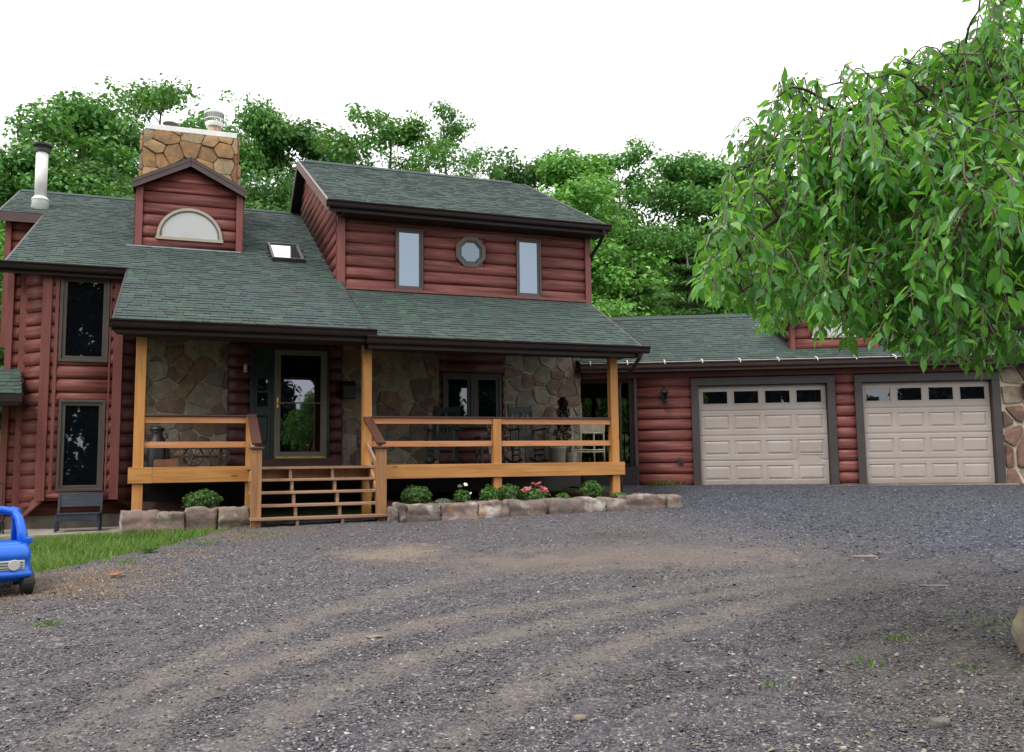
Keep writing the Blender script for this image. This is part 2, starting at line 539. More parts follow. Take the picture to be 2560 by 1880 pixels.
def log_wall(root, frame, poly, z0, course=0.24, holes=(), mat=None, name='wall'):
    mat = mat or M['log']
    mb = MB()
    mb.extrude([frame(a, z, 0) for a, z in poly], Vector(frame(0, 0, -0.1)) - Vector(frame(0, 0, 0)))
    wall = ob(name, mb, M['soffit'], root)
    zmax = max(z for a, z in poly)
    zmin = min(z for a, z in poly)
    zc = z0
    while zc < zmax - 0.01:
        c0, c1 = zc, zc + course
        cuts = {c0, c1}
        for (a0, a1, h0, h1) in holes:
            for h in (h0, h1):
                if c0 + 0.004 < h < c1 - 0.004:
                    cuts.add(h)
        cuts = sorted(cuts)
        for b0, b1 in zip(cuts[:-1], cuts[1:]):
            mid = (b0 + b1) / 2
            blocks = sorted((a0, a1) for (a0, a1, h0, h1) in holes if h0 < mid < h1)
            ivs, lo = [], -1e9
            for a0, a1 in blocks:
                ivs.append((lo, a0))
                lo = a1
            ivs.append((lo, 1e9))
            ts = [t for t in LOG_T if b0 < zc + t * course < b1]
            zs = [b0] + [zc + t * course for t in ts] + [b1]
            zs = [min(max(z, zmin), zmax) for z in zs]
            for lo, hi in ivs:
                rows = []
                for z in zs:
                    s = span(poly, z)
                    if s is None:
                        continue
                    a, b = max(s[0], lo), min(s[1], hi)
                    if b - a > 0.004 and (not rows or z > rows[-1][0] + 1e-4):
                        rows.append((z, a, b, log_d((z - zc) / course)))
                if len(rows) < 2:
                    continue
                vs, fs = [], []
                for z, a, b, d in rows:
                    vs += [frame(a, z, 0.001), frame(a, z, d), frame(b, z, d), frame(b, z, 0.001)]
                for i in range(len(rows) - 1):
                    o = i * 4
                    for k in range(3):
                        fs.append((o + k, o + k + 1, o + 5 + k, o + 4 + k))
                m_ = MB().add(vs, fs)
                c = ob('log_course', m_, mat, wall, smooth=True)
                c.data.polygons.foreach_set('use_smooth', [(i % 3) == 1 for i in range(len(c.data.polygons))])
        zc = c1
    return wall


def clip_poly(poly, p, n):
    """keep the side where (x-p).n <= 0"""
    out = []
    k = len(poly)
    for i in range(k):
        a, b = poly[i], poly[(i + 1) % k]
        da = (a[0] - p[0]) * n[0] + (a[1] - p[1]) * n[1]
        db = (b[0] - p[0]) * n[0] + (b[1] - p[1]) * n[1]
        if da <= 0:
            out.append(a)
        if (da < 0) != (db < 0) and abs(da - db) > 1e-12:
            t = da / (da - db)
            out.append((a[0] + (b[0] - a[0]) * t, a[1] + (b[1] - a[1]) * t))
    return out


def chaikin(p, q=0.22):
    out = []
    n = len(p)
    for i in range(n):
        a, b = p[i], p[(i + 1) % n]
        out.append((a[0] + (b[0] - a[0]) * q, a[1] + (b[1] - a[1]) * q))
        out.append((a[0] + (b[0] - a[0]) * (1 - q), a[1] + (b[1] - a[1]) * (1 - q)))
    return out


def stone_panel(root, frame, poly, size, seed, mat, mortar, gap=0.012, depth=0.05, name='stone_wall', back=0.12):
    r = random.Random(seed)
    mb = MB().extrude([frame(a, z, 0) for a, z in poly], Vector(frame(0, 0, -back)) - Vector(frame(0, 0, 0)))
    wall = ob(name, mb, mortar, root)
    a0, a1 = min(p[0] for p in poly), max(p[0] for p in poly)
    z0, z1 = min(p[1] for p in poly), max(p[1] for p in poly)
    pts = []
    nz = max(1, round((z1 - z0) / (size * 0.82)))
    for j in range(-1, nz + 1):
        h = (z1 - z0) / nz
        k = max(1, round((a1 - a0) / (size * r.uniform(0.8, 1.25))))
        w = (a1 - a0) / k
        sh = r.uniform(0, w)
        for i in range(-2, k + 2):
            pts.append((a0 + sh + (i + 0.5 + r.uniform(-0.36, 0.36)) * w, z0 + (j + 0.5 + r.uniform(-0.46, 0.46)) * h))
    wts = [r.uniform(-0.22, 0.22) * size * size for _ in pts]
    for i, p in enumerate(pts):
        cell = list(poly)
        for j, q in enumerate(pts):
            if i == j:
                continue
            dx, dz = q[0] - p[0], q[1] - p[1]
            d2 = dx * dx + dz * dz
            if d2 > (3.2 * size) ** 2:
                continue
            t = 0.5 + (wts[i] - wts[j]) / (2 * d2)
            cell = clip_poly(cell, (p[0] + dx * t, p[1] + dz * t), (dx, dz))
            if len(cell) < 3:
                break
        if len(cell) < 3:
            continue
        # joint
        cx = sum(c[0] for c in cell) / len(cell)
        cz = sum(c[1] for c in cell) / len(cell)
        n = len(cell)
        inset = cell
        for k in range(n):
            a, b = cell[k], cell[(k + 1) % n]
            ex, ez = b[0] - a[0], b[1] - a[1]
            L = math.hypot(ex, ez)
            if L < 1e-6:
                continue
            nx, nz_ = ez / L, -ex / L
            if (cx - a[0]) * nx + (cz - a[1]) * nz_ > 0:
                nx, nz_ = -nx, -nz_
            g = gap * r.uniform(0.6, 1.5)
            inset = clip_poly(inset, (a[0] - nx * g, a[1] - nz_ * g), (nx, nz_))
            if len(inset) < 3:
                break
        if len(inset) < 3:
            continue
        area = abs(sum(inset[k][0] * inset[(k + 1) % len(inset)][1] - inset[(k + 1) % len(inset)][0] * inset[k][1] for k in range(len(inset)))) / 2
        if area < 0.0035:
            continue
        ring = chaikin(inset, 0.11)
        ring = [(x + r.uniform(-1, 1) * 0.006, z + r.uniform(-1, 1) * 0.006) for x, z in ring]
        cx = sum(c[0] for c in ring) / len(ring)
        cz = sum(c[1] for c in ring) / len(ring)
        dd = depth * r.uniform(0.4, 1.5)
        tx, tz = r.uniform(-0.05, 0.05), r.uniform(-0.05, 0.05)
        n = len(ring)
        vs = [frame(x, z, 0.0005) for x, z in ring]
        vs += [frame(x, z, dd * 0.75) for x, z in ring]
        s1 = 1 - min(0.3, 0.018 / math.sqrt(area))
        for x, z in ring:
            xx, zz = cx + (x - cx) * s1, cz + (z - cz) * s1
            vs.append(frame(xx, zz, max(0.01, dd + (xx - cx) * tx + (zz - cz) * tz + r.uniform(-1, 1) * 0.004)))
        vs.append(frame(cx, cz, dd + 0.008))
        fs = []
        for k in range(n):
            k2 = (k + 1) % n
            fs += [(k, k2, n + k2, n + k), (n + k, n + k2, 2 * n + k2, 2 * n + k), (2 * n + k, 2 * n + k2, 3 * n)]
        ob('stone', MB().add(vs, fs), mat, wall, smooth=False)
    return wall


SH_W = [0.10, 0.13, 0.16, 0.20, 0.26]
SH_MESH = {}
for _w in SH_W:
    for _th in (0.010, 0.017):
        _e = 0.165
        SH_MESH[(_w, _th)] = MB().add([(0, 0, -0.004), (_w, 0, -0.004), (0.002, 0, _th), (_w - 0.002, 0, _th), (0.002, _e, 0.004), (_w - 0.002, _e, 0.004)],
                                      [(0, 1, 3, 2), (2, 3, 5, 4), (0, 2, 4), (1, 5, 3)]).mesh('shingle')
        SH_MESH[(_w, _th)].materials.append(M['shingle'])
SHINGLES = {}


def shingle_field(root, part, z0, v0, slope, v1, ufun, toworld, expo=0.145, vshift=0.0, skip=None):
    """rows of shingles on the plane z=z0+slope*(v-v0) from v0 up to v1; ufun(v)->(u0,u1)"""
    th = math.atan(slope)
    L = (v1 - v0) / math.cos(th)
    rows = int(L / expo)
    lst = SHINGLES.setdefault(root.name, [])
    for i in range(rows + 1):
        s = i * expo
        if s > L - 0.03:
            break
        v = v0 + s * math.cos(th)
        z = z0 + s * math.sin(th)
        u0, u1 = ufun(min(v + 0.07, v1))
        u = u0 - rnd.uniform(0, 0.2)
        while u < u1 - 0.01:
            w = rnd.choice(SH_W)
            a, b = max(u, u0), min(u + w, u1)
            u += w
            if b - a < 0.02 or (skip and skip((a + b) / 2, v + 0.06)):
                continue
            t = rnd.choice((0.010, 0.017))
            p = Vector((a, v, z + 0.002))
            dist = (toworld(a, v, z) - Vector((0, 0, 1.6))).length
            lst.append((dist, part, w, t, p, th, (b - a - 0.001) / w))


def finish_shingles(root, field_parent, limit=300):
    lst = sorted(SHINGLES[root.name], key=lambda q: q[0])
    for d, part, w, t, p, th, sx in lst[:limit]:
        ob('shingle', SH_MESH[(w, t)], None, part, p, (th, 0, 0), scale=(sx, 1, 1))
    mb = MB()
    for d, part, w, t, p, th, sx in lst[limit:]:
        me = SH_MESH[(w, t)]
        c, s = math.cos(th), math.sin(th)
        vs = [(p.x + q.co.x * sx, p.y + q.co.y * c - q.co.z * s, p.z + q.co.y * s + q.co.z * c) for q in me.vertices]
        mb.add(vs, [(0, 1, 3, 2), (2, 3, 5, 4), (0, 2, 4), (1, 5, 3)])
    o = ob('shingle_courses', mb, M['shingle'], field_parent)
    o['kind'] = 'stuff'


def roof_slab(root, z0, v0, slope, v1, ufun, thick=0.12, name='roof', drop=0.012):
    (a0, a1), (b0, b1) = ufun(v0), ufun(v1)
    zt = lambda v: z0 + slope * (v - v0) - drop
    top = [(a0, v0, zt(v0)), (a1, v0, zt(v0)), (b1, v1, zt(v1)), (b0, v1, zt(v1))]
    return ob(name, MB().extrude(top, (0, 0, -thick)), M['soffit'], root)


def gutter(parent, u0, u1, v, z, mat=None):
    """K-style trough hung on an eave; v = fascia face, z = top"""
    prof = [(0, 0), (0, -0.125), (-0.075, -0.125), (-0.09, -0.10), (-0.10, -0.045), (-0.128, -0.02), (-0.128, 0.0), (-0.118, 0.0), (-0.118, -0.015), (-0.09, -0.04), (-0.08, -0.115), (-0.01, -0.115), (-0.01, 0)]
    return ob('gutter', MB().extrude([(u0, v + a, z + b) for a, b in prof], (u1 - u0, 0, 0)), mat or M['brown'], parent)


def window(root, frame, a0, a1, z0, z1, glass, fr=None, w=0.085, name='window', proud=0.075, inner=0.03, ang=0.0):
    """outer casing, inner sash and pane; frame(a,z,d)"""
    fr = fr or M['taupe']

    def ringmb(x0, x1, y0, y1, ww, d0, d1):
        mb = MB()
        for (p, q, r_, s_) in ((x0, x1, y1 - ww, y1), (x0, x1, y0, y0 + ww), (x0, x0 + ww, y0 + ww, y1 - ww), (x1 - ww, x1, y0 + ww, y1 - ww)):
            mb.extrude([frame(p, r_, d0), frame(q, r_, d0), frame(q, s_, d0), frame(p, s_, d0)], Vector(frame(0, 0, d1)) - Vector(frame(0, 0, d0)))
        return mb
    win = ob(name, ringmb(a0, a1, z0, z1, w * 0.6, 0.0, proud), fr, root, bevel=0.006)
    e = w * 0.6 + 0.0015
    ob('sash', ringmb(a0 + e, a1 - e, z0 + e, z1 - e, w * 0.4 + inner, 0.0, proud - 0.022), fr, win, bevel=0.004)
    e2 = e + w * 0.4 + inner - 0.01
    mb = MB().extrude([frame(a0 + e2, z0 + e2, 0.0), frame(a1 - e2, z0 + e2, 0.0), frame(a1 - e2, z1 - e2, 0.0), frame(a0 + e2, z1 - e2, 0.0)], Vector(frame(0, 0, proud - 0.045)) - Vector(frame(0, 0, 0)))
    ob('pane', mb, glass, win)
    return win


# ================================================================== THE HOUSE
W, VD, PV = 17.6, 16.95, 14.5
KW = W / 17.4
house = thing('log_house', 'red log-sided house with green shingle roofs, stone chimney and timber front porch', 'house', HW(2.5, 17.2, 0.75), (2.5, 17.2, 0.75), HY)
SL = 0.49
zA = lambda v: 3.83 + SL * (v - 14.15)
zB = lambda v: 3.725 + 0.472 * (v - 14.15)
zU = lambda v: 6.67 + 0.487 * (v - 16.5)


def front(V):
    return lambda a, z, d: (a, V - d, z)


def leftside(U):
    return lambda a, z, d: (U - d, a, z)


def rightside(U):
    return lambda a, z, d: (U + d, a, z)


# --- main roof: three stretches of one plane, stepping out to the left as it climbs
RF = lambda a, b: (lambda v: (a, b))
roofA = roof_slab(house, zA(14.15), 14.15, SL, 16.93, RF(-1.08, 2.745))
shingle_field(house, roofA, zA(14.15), 14.15, SL, 16.95, RF(-1.08, 2.745), HW)
in_doghouse = lambda u, v: (-1.02 < u < 0.88 and v > 18.8 and zA(v) < 7.95 - 0.3) or (1.55 < u < 2.16 and 18.1 < v < 19.35)
roofA2 = roof_slab(house, zA(16.932), 16.932, SL, 20.80, RF(-3.03, 2.70))
shingle_field(house, roofA2, zA(16.95), 16.95, SL, 20.8, RF(-3.03, 2.70), HW, skip=in_doghouse)
roofA3 = roof_slab(house, zA(20.802), 20.802, SL, 23.24, RF(-3.9, 2.70))
shingle_field(house, roofA3, zA(20.81), 20.81, SL, 23.24, RF(-3.9, 2.70), HW, skip=lambda u, v: -1.1 < u < 0.95 and v < 22.4)
back = [(-3.9, 23.24, 8.26), (2.7, 23.24, 8.26), (2.7, 29.4, 5.2), (-3.9, 29.4, 5.2)]
ob('rear_roof', MB().extrude(back, (0, 0, -0.12)), M['underlay'], house)
for x0, x1 in ((-3.9, -1.1), (0.95, 2.7)):
    mb = MB().extrude([(x0, 23.06, zA(23.06) + 0.03), (x0, 23.24, 8.32), (x0, 23.42, 8.20), (x0, 23.40, 8.17), (x0, 23.24, 8.28), (x0, 23.08, zA(23.08) + 0.005)], (x1 - x0, 0, 0))
    ob('ridge_cap', mb, M['shingle'], roofA3)
# rakes and eaves of the main roof
mb = MB().bar((-1.10, 14.13, zA(14.13) - 0.09), (-1.10, 16.9, zA(16.9) - 0.09), 0.03, 0.17)
ob('rake_board', mb, M['soffit'], roofA)
mb = MB().bar((-3.05, 16.93, zA(16.93) - 0.09), (-3.05, 20.8, zA(20.8) - 0.09), 0.03, 0.17)
ob('rake_board', mb, M['fascia'], roofA2)
mb = MB().bar((-3.92, 20.8, zA(20.8) - 0.10), (-3.92, 23.24, zA(23.24) - 0.10), 0.03, 0.19)
ob('rake_board', mb, M['fascia'], roofA3)
ob('fascia', MB().box(-3.92, -3.0, 20.775, 20.80, zA(20.8) - 0.20, zA(20.8) - 0.005), M['fascia'], roofA3)
ob('fascia', MB().box(-3.6, -1.10, 16.905, 16.93, zA(16.93) - 0.20, zA(16.93) - 0.005), M['brown'], roofA2)
gutter(roofA2, -3.7, -1.11, 16.905, zA(16.93) - 0.01)
ob('fascia', MB().box(-1.08, 2.745, 14.125, 14.149, zA(14.15) - 0.21, zA(14.15) - 0.012), M['brown'], roofA)
gutter(roofA, -1.13, 2.86, 14.125, zA(14.15) - 0.012)
ob('eave_flashing', MB().box(-1.0, 2.72, 14.095, 14.125, zA(14.15) - 0.012, zA(14.15) - 0.006), M['white'], roofA)

# --- lower right roof over the porch
fB = lambda v: (2.735, 7.80 + 0.105 * (v - 14.15))
roofB = roof_slab(house, zB(14.15), 14.15, 0.472, 17.5, fB)
shingle_field(house, roofB, zB(14.15), 14.15, 0.472, 17.0, fB, HW)
ob('rake_board', MB().bar((7.815, 14.13, zB(14.13) - 0.09), (8.12, 17.0, zB(17.0) - 0.09), 0.03, 0.17), M['fascia'], roofB)
ob('fascia', MB().box(2.735, 7.80, 14.125, 14.149, zB(14.15) - 0.21, zB(14.15) - 0.012), M['brown'], roofB)
gutter(roofB, 2.70, 7.92, 14.125, zB(14.15) - 0.012)
ob('eave_flashing', MB().box(2.75, 7.75, 14.095, 14.125, zB(14.15) - 0.012, zB(14.15) - 0.006), M['white'], roofB)
ob('step_flashing', MB().bar((2.745, 14.15, zA(14.15) - 0.05), (2.745, 16.95, zA(16.95) - 0.05), 0.02, 0.12), M['soffit'], roofB)

# --- upper storey roof
fU = lambda v: (2.43, 8.32 + 0.025 * (v - 16.5))
roofU = roof_slab(house, zU(16.5), 16.5, 0.487, 21.70, fU)
shingle_field(house, roofU, zU(16.5), 16.5, 0.487, 21.70, fU, HW)
zr = zU(21.7)
bk = [(2.43, 21.702, zr - 0.012), (8.45, 21.702, zr - 0.012), (8.45, 26.9, zr - 2.55), (2.43, 26.9, zr - 2.55)]
roofUb = ob('rear_roof', MB().extrude(bk, (0, 0, -0.12)), M['soffit'], house)
ob('ridge_cap', MB().extrude([(2.55, 21.52, zU(21.52) + 0.03), (2.55, 21.70, zr + 0.055), (2.55, 21.88, zr - 0.05), (2.55, 21.86, zr - 0.08), (2.55, 21.70, zr + 0.01), (2.55, 21.54, zU(21.54) + 0.005)], (5.55, 0, 0)), M['shingle'], roofU)
ob('rake_board', MB().bar((2.41, 16.42, zU(16.42) - 0.09), (2.41, 21.70, zr - 0.09), 0.035, 0.2), M['rosefascia'], roofU)
ob('rake_board', MB().bar((2.41, 21.70, zr - 0.09), (2.41, 26.9, zr - 2.63), 0.035, 0.2), M['fascia'], roofUb)
ob('rake_board', MB().bar((8.34, 16.45, zU(16.45) - 0.09), (8.47, 21.70, zr - 0.09), 0.035, 0.2), M['fascia'], roofU)
ob('drip_edge', MB().bar((2.395, 16.42, zU(16.42) + 0.014), (2.395, 21.55, zU(21.55) + 0.014), 0.04, 0.012), M['taupe'], roofU)
ob('fascia', MB().box(2.43, 8.32, 16.475, 16.499, zU(16.5) - 0.21, zU(16.5) - 0.012), M['brown'], roofU)
gutter(roofU, 2.37, 8.40, 16.475, zU(16.5) - 0.012)
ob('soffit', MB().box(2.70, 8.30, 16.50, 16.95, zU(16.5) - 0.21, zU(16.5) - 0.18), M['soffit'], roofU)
dsp = MB().tube([(8.22, 16.40, 6.53), (8.22, 16.41, 6.45), (8.21, 16.62, 6.28), (8.14, 16.86, 6.08), (8.13, 16.98, 5.9), (8.13, 17.02, 5.2)], 0.038, 8)
ob('downspout', dsp, M['brown'], roofU)

# --- upper storey walls
UL, UR = 2.69, 8.05
zt = zU(16.5) - 0.16
log_wall(house, front(VD), [(UL, zA(VD) - 0.25), (UR, zB(VD) - 0.12), (UR, zt), (UL, zt)], zB(VD) - 0.03, 0.243, [(3.80, 4.39, 5.09, 6.36), (5.09, 5.69, 5.66, 6.27), (6.39, 6.97, 5.09, 6.36)])
ob('base_trim', MB().box(UL + 0.05, UR, VD - 0.075, VD - 0.001, zB(VD) + 0.0, zB(VD) + 0.055), M['redtrim'], house)
ob('corner_board', MB().box(UL - 0.04, UL + 0.11, VD - 0.084, VD + 0.09, zA(VD) - 0.1, zt), M['redtrim'], house)
ob('corner_board', MB().box(UR - 0.06, UR + 0.07, VD - 0.084, VD + 0.09, zB(VD) - 0.05, zt), M['redtrim'], house)
gp = [(VD, zA(VD) - 0.1), (22.9, zA(22.9) - 0.1), (22.9, 8.6), (21.7, zr - 0.14), (VD, zU(VD) - 0.14)]
log_wall(house, leftside(UL), gp, zB(VD) - 0.03, 0.243)
log_wall(house, rightside(UR), [(VD, 5.0), (24, 5.0), (24, 7.9), (21.7, zr - 0.14), (VD, zU(VD) - 0.14)], zB(VD) - 0.03, 0.243)
window(house, front(VD), 3.81, 4.38, 5.10, 6.35, M['glass_up'], None, 0.06, inner=0.016)
window(house, front(VD), 6.40, 6.96, 5.10, 6.35, M['glass_up'], None, 0.06, inner=0.016)
# octagon window
oc = (5.39, 5.965)


def octa(r, d):
    return [(oc[0] + r * math.cos(math.pi / 8 + k * math.pi / 4), VD - d, oc[1] + r * math.sin(math.pi / 8 + k * math.pi / 4)) for k in range(8)]


def octring(r0, r1, d0, d1):
    vs = octa(r0, d0) + octa(r1, d0) + octa(r0, d1) + octa(r1, d1)
    fs = []
    for k in range(8):
        k2 = (k + 1) % 8
        fs += [(16 + k, 16 + k2, 24 + k2, 24 + k), (k, k2, 16 + k2, 16 + k), (8 + k2, 8 + k, 24 + k, 24 + k2)]
    return MB().add(vs, fs)


ow = ob('octagon_window', octring(0.255, 0.345, 0.0, 0.08), M['taupe'], house, bevel=0.005)
ob('sash', octring(0.215, 0.2545, 0.0, 0.062), M['charcoal'], ow)
ob('pane', MB().add(octa(0.235, 0.045), [tuple(range(8))]), M['glass_oct'], ow)
ob('wall_plate', MB().box(5.08, 5.70, VD - 0.012, VD - 0.002, 5.65, 6.28), M['log'], ow)

# --- doghouse dormer with the half-round window
DV, DL, DR = 18.76, -1.07, 0.935
pk = (-0.078, 7.93)
dg = [(DL, 6.07), (DR, 6.08), (DR, 7.26), (pk[0], 7.78), (DL, 7.26)]
log_wall(house, front(DV), dg, 6.02, 0.238, [(-0.60, 0.47, 6.28, 6.5), (-0.56, 0.43, 6.5, 6.66), (-0.46, 0.33, 6.66, 6.80), (-0.30, 0.17, 6.80, 6.88)])
for s, x in ((-1, DL), (1, DR)):
    ob('corner_board', MB().box(x - 0.03 if s < 0 else x - 0.10, x + 0.10 if s < 0 else x + 0.03, DV - 0.084, DV + 0.05, 6.04, 7.27), M['redtrim'], house)
log_wall(house, rightside(DR), [(DV, 6.08), (21.4, 7.36), (DV, 7.36)], 6.02, 0.238)
log_wall(house, leftside(DL), [(DV, 6.08), (21.4, 7.36), (DV, 7.36)], 6.02, 0.238)
ob('dormer_flashing', MB().box(-1.25, 0.93, DV - 0.13, DV - 0.02, 6.025, 6.04), M['white'], house)
droof = None
for s in (-1, 1):
    e = pk[0] + s * 1.08
    ze = pk[1] - 1.08 * 0.515
    q = [(pk[0], DV - 0.2, pk[1]), (e, DV - 0.2, ze), (e, 21.9, ze), (pk[0], 21.9, pk[1])]
    d_ = ob('dormer_roof', MB().extrude(q, (0, 0, -0.05)), M['underlay'], house)
    ob('rake_board', MB().bar((pk[0], DV - 0.215, pk[1] - 0.10), (e + s * 0.01, DV - 0.215, ze - 0.10), 0.03, 0.16, up=(0, 0, 1)), M['fascia'], d_)
    ob('rake_trim', MB().bar((pk[0], DV - 0.235, pk[1] - 0.045), (e + s * 0.01, DV - 0.235, ze - 0.045), 0.012, 0.055, up=(0, 0, 1)), M['fascia'], d_)
    for k in range(21):
        for w_ in range(4):
            y0 = DV - 0.22 + w_ * 0.35
            x0 = e + (pk[0] - e) * k / 21
            x1 = e + (pk[0] - e) * (k + 1.15) / 21
            if k % 3 == 0 and w_ == 0:
                z0_, z1_ = ze + (pk[1] - ze) * k / 21, ze + (pk[1] - ze) * min(1, (k + 3.2) / 21)
                ob('shingle', MB().extrude([(x0, y0, z0_ + 0.012), (e + (pk[0] - e) * min(1, (k + 3.2) / 21), y0, z1_ + 0.006), (e + (pk[0] - e) * min(1, (k + 3.2) / 21), y0 + 3.2, z1_ + 0.006), (x0, y0 + 3.2, z0_ + 0.012)], (0, 0, -0.012)), M['shingle'], d_)
    ob('soffit', MB().extrude([(e, DV - 0.2, ze - 0.16), (e - s * 0.2, DV - 0.2, ze - 0.06), (e - s * 0.2, 21, ze - 0.06), (e, 21, ze - 0.16)], (0, 0, -0.012)), M['soffit'], d_)
# half-round window
hc, hr, hz = (-0.066, 0.635, 6.275)


def arc_ring(r0, r1, y0, y1, zb, seg=24, zs=0.98):
    vs, fs = [], []
    for k in range(seg + 1):
        a = math.pi * k / seg
        for r_, y_ in ((r0, y0), (r1, y0), (r1, y1), (r0, y1)):
            vs.append((hc + r_ * math.cos(a), y_, zb + r_ * math.sin(a) * zs))
    for k in range(seg):
        o = k * 4
        for j in range(4):
            fs.append((o + j, o + (j + 1) % 4, o + 4 + (j + 1) % 4, o + 4 + j))
    return MB().add(vs, fs)


hw = ob('half_round_window', arc_ring(hr - 0.055, hr, DV - 0.09, DV - 0.0, hz), M['beigeframe'], house, smooth=False)
ob('sash', arc_ring(hr - 0.085, hr - 0.056, DV - 0.07, DV - 0.0, hz), M['storm'], hw)
ob('sill', MB().box(hc - hr - 0.015, hc + hr + 0.015, DV - 0.098, DV - 0.0, hz - 0.06, hz - 0.001), M['beigeframe'], hw)
vs = [(hc + (hr - 0.07) * math.cos(math.pi * k / 24), DV - 0.056, hz + (hr - 0.07) * math.sin(math.pi * k / 24) * 0.98) for k in range(25)]
ob('pane', MB().add(vs, [tuple(range(25))]), M['frost'], hw)

# --- skylight
th = math.atan(SL)
sk0 = Vector((1.55, 18.12, zA(18.12)))
Msk = Matrix.Translation(sk0) @ Matrix.Rotation(th, 4, 'X')
sw, sl = 0.60, 1.36
mb = MB()
for b in ((-0.03, sw + 0.03, -0.04, 0.02), (-0.03, sw + 0.03, sl - 0.02, sl + 0.04), (-0.03, 0.025, 0.02, sl - 0.02), (sw - 0.025, sw + 0.03, 0.02, sl - 0.02)):
    mb.box(b[0], b[1], b[2], b[3], -0.02, 0.10, Msk)
skl = ob('skylight', mb, M['charcoal'], house, bevel=0.006)
ob('pane', MB().box(0.02, sw - 0.02, 0.01, sl - 0.01, 0.0, 0.075, Msk), M['glass_sky'], skl)

# --- chimney
CV, CB, CLx, CRx = 20.45, 22.3, -1.095, 0.91
zc1 = 9.13
ch = stone_panel(house, front(CV), [(CLx, 7.2), (CRx, 7.2), (CRx, zc1), (CLx, zc1)], 0.40, 5, M['chimneystone'], M['mortardark'], 0.007, 0.042, 'chimney', CB - CV)
stone_panel(house, rightside(CRx), [(CV, 7.2), (CB, 7.2), (CB, zc1), (CV, zc1)], 0.38, 6, M['chimneystone'], M['mortardark'], 0.009, 0.05, 'chimney', 0.05)
stone_panel(house, leftside(CLx), [(CV, 7.2), (CB, 7.2), (CB, zc1), (CV, zc1)], 0.38, 8, M['chimneystone'], M['mortardark'], 0.009, 0.05, 'chimney', 0.05)
ob('chimney_cap', MB().box(CLx + 0.03, CRx - 0.02, CV - 0.03, CB + 0.03, zc1 + 0.001, zc1 + 0.125), M['white'], ch, bevel=0.01)
ob('chimney_flashing', MB().bar((CLx + 0.05, CV - 0.075, 7.44 + 0.12), (pk[0], CV - 0.075, 8.03), 0.02, 0.14).bar((pk[0], CV - 0.075, 8.03), (CRx, CV - 0.075, 7.44 + 0.10), 0.02, 0.14), M['white'], ch)
zc = zc1 + 0.126 + 0.14
ob('flue_pipe', MB().lathe([(0.155, -0.14), (0.155, 0.26)], (0.41, 21.2, zc), 20), M['rustpipe'], ch, smooth=True)
fc = ob('flue_cap', MB().lathe([(0.165, 0.24), (0.205, 0.27), (0.215, 0.30), (0.205, 0.335), (0.165, 0.35)], (0.41, 21.2, zc), 24).lathe([(0.19, 0.53), (0.225, 0.54), (0.23, 0.575), (0.20, 0.60), (0.05, 0.615)], (0.41, 21.2, zc), 24).lathe([(0.213, 0.40), (0.223, 0.40), (0.223, 0.415), (0.213, 0.415)], (0.41, 21.2, zc), 24, closed=True), M['white'], ch)
for k in range(26):
    a = 2 * math.pi * k / 26
    ob('cap_bar', MB().box(-0.006, 0.006, -0.004, 0.004, 0.32, 0.55, Matrix.Translation((0.41 + 0.213 * math.cos(a), 21.2 + 0.213 * math.sin(a), zc)) @ Matrix.Rotation(a, 4, 'Z')), M['storm'], ch)
ob('chimney_pot', MB().lathe([(0.10, -0.14), (0.10, 0.02), (0.17, 0.10), (0.175, 0.12), (0.02, 0.08)], (-0.55, 21.0, zc), 16), M['charcoal'], ch)

# --- white stove pipe
pz = 7.41
pp = ob('stove_pipe', MB().lathe([(0.125, 0.15), (0.125, 1.30)], (-3.23, 21.5, pz), 22), M['white'], house, smooth=True)
ob('pipe_flashing', MB().lathe([(0.20, -0.12), (0.165, 0.16), (0.17, 0.17), (0.185, 0.19), (0.17, 0.215), (0.128, 0.26)], (-3.23, 21.5, pz), 22), M['white'], pp, smooth=True)
ob('pipe_cap', MB().lathe([(0.13, 1.27), (0.15, 1.28), (0.155, 1.37), (0.20, 1.43), (0.20, 1.47), (0.10, 1.49)], (-3.23, 21.5, pz), 22), M['black'], pp, smooth=False)

# --- left wing: tower bay with 45 degree cheeks
BL, BR, BV = -2.36, -1.245, 17.15
ztop = 5.16
wl = W
s2 = math.sqrt(0.5)
log_wall(house, front(W), [(-3.03, 0.78), (-2.79, 0.78), (-2.79, ztop + 0.1), (-3.03, ztop + 0.1)], 0.55, 0.24)
log_wall(house, front(W), [(-2.79, 0.78), (-0.80, 0.78), (-0.80, 1.12), (-2.79, 1.12)], 0.55, 0.24)
bh = [(-2.19, -1.38, 3.48, 5.05), (-2.15, -1.39, 1.20, 2.83)]
log_wall(house, front(BV), [(BL, 1.11), (BR, 1.11), (BR, ztop), (BL, ztop)], 0.79, 0.24, bh)
dleft = lambda a, z, d: (BL - a * s2 - d * s2, BV + a * s2 - d * s2, z)
log_wall(house, dleft, [(0, 1.11), (0.62, 0.72), (0.62, ztop), (0, ztop)], 0.79 - 0.24, 0.24)
dright = lambda a, z, d: (BR + a * s2 + d * s2, BV + a * s2 - d * s2, z)
log_wall(house, dright, [(0, 1.11), (0.62, 0.78), (0.62, 5.3), (0, ztop)], 0.79 - 0.24, 0.24, mat=M['logshade'])
ob('bay_floor', MB().extrude([(BL, BV, 1.105), (BR, BV, 1.105), (-0.80, W, 1.105), (-2.80, W, 1.105)], (0, 0, -0.04)), M['redtrim'], house)
mb = MB().bar(dleft(0, 1.09, 0.03), dleft(0.63, 0.70, 0.03), 0.05, 0.13)
ob('bay_skirt_board', mb, M['redtrim'], house)
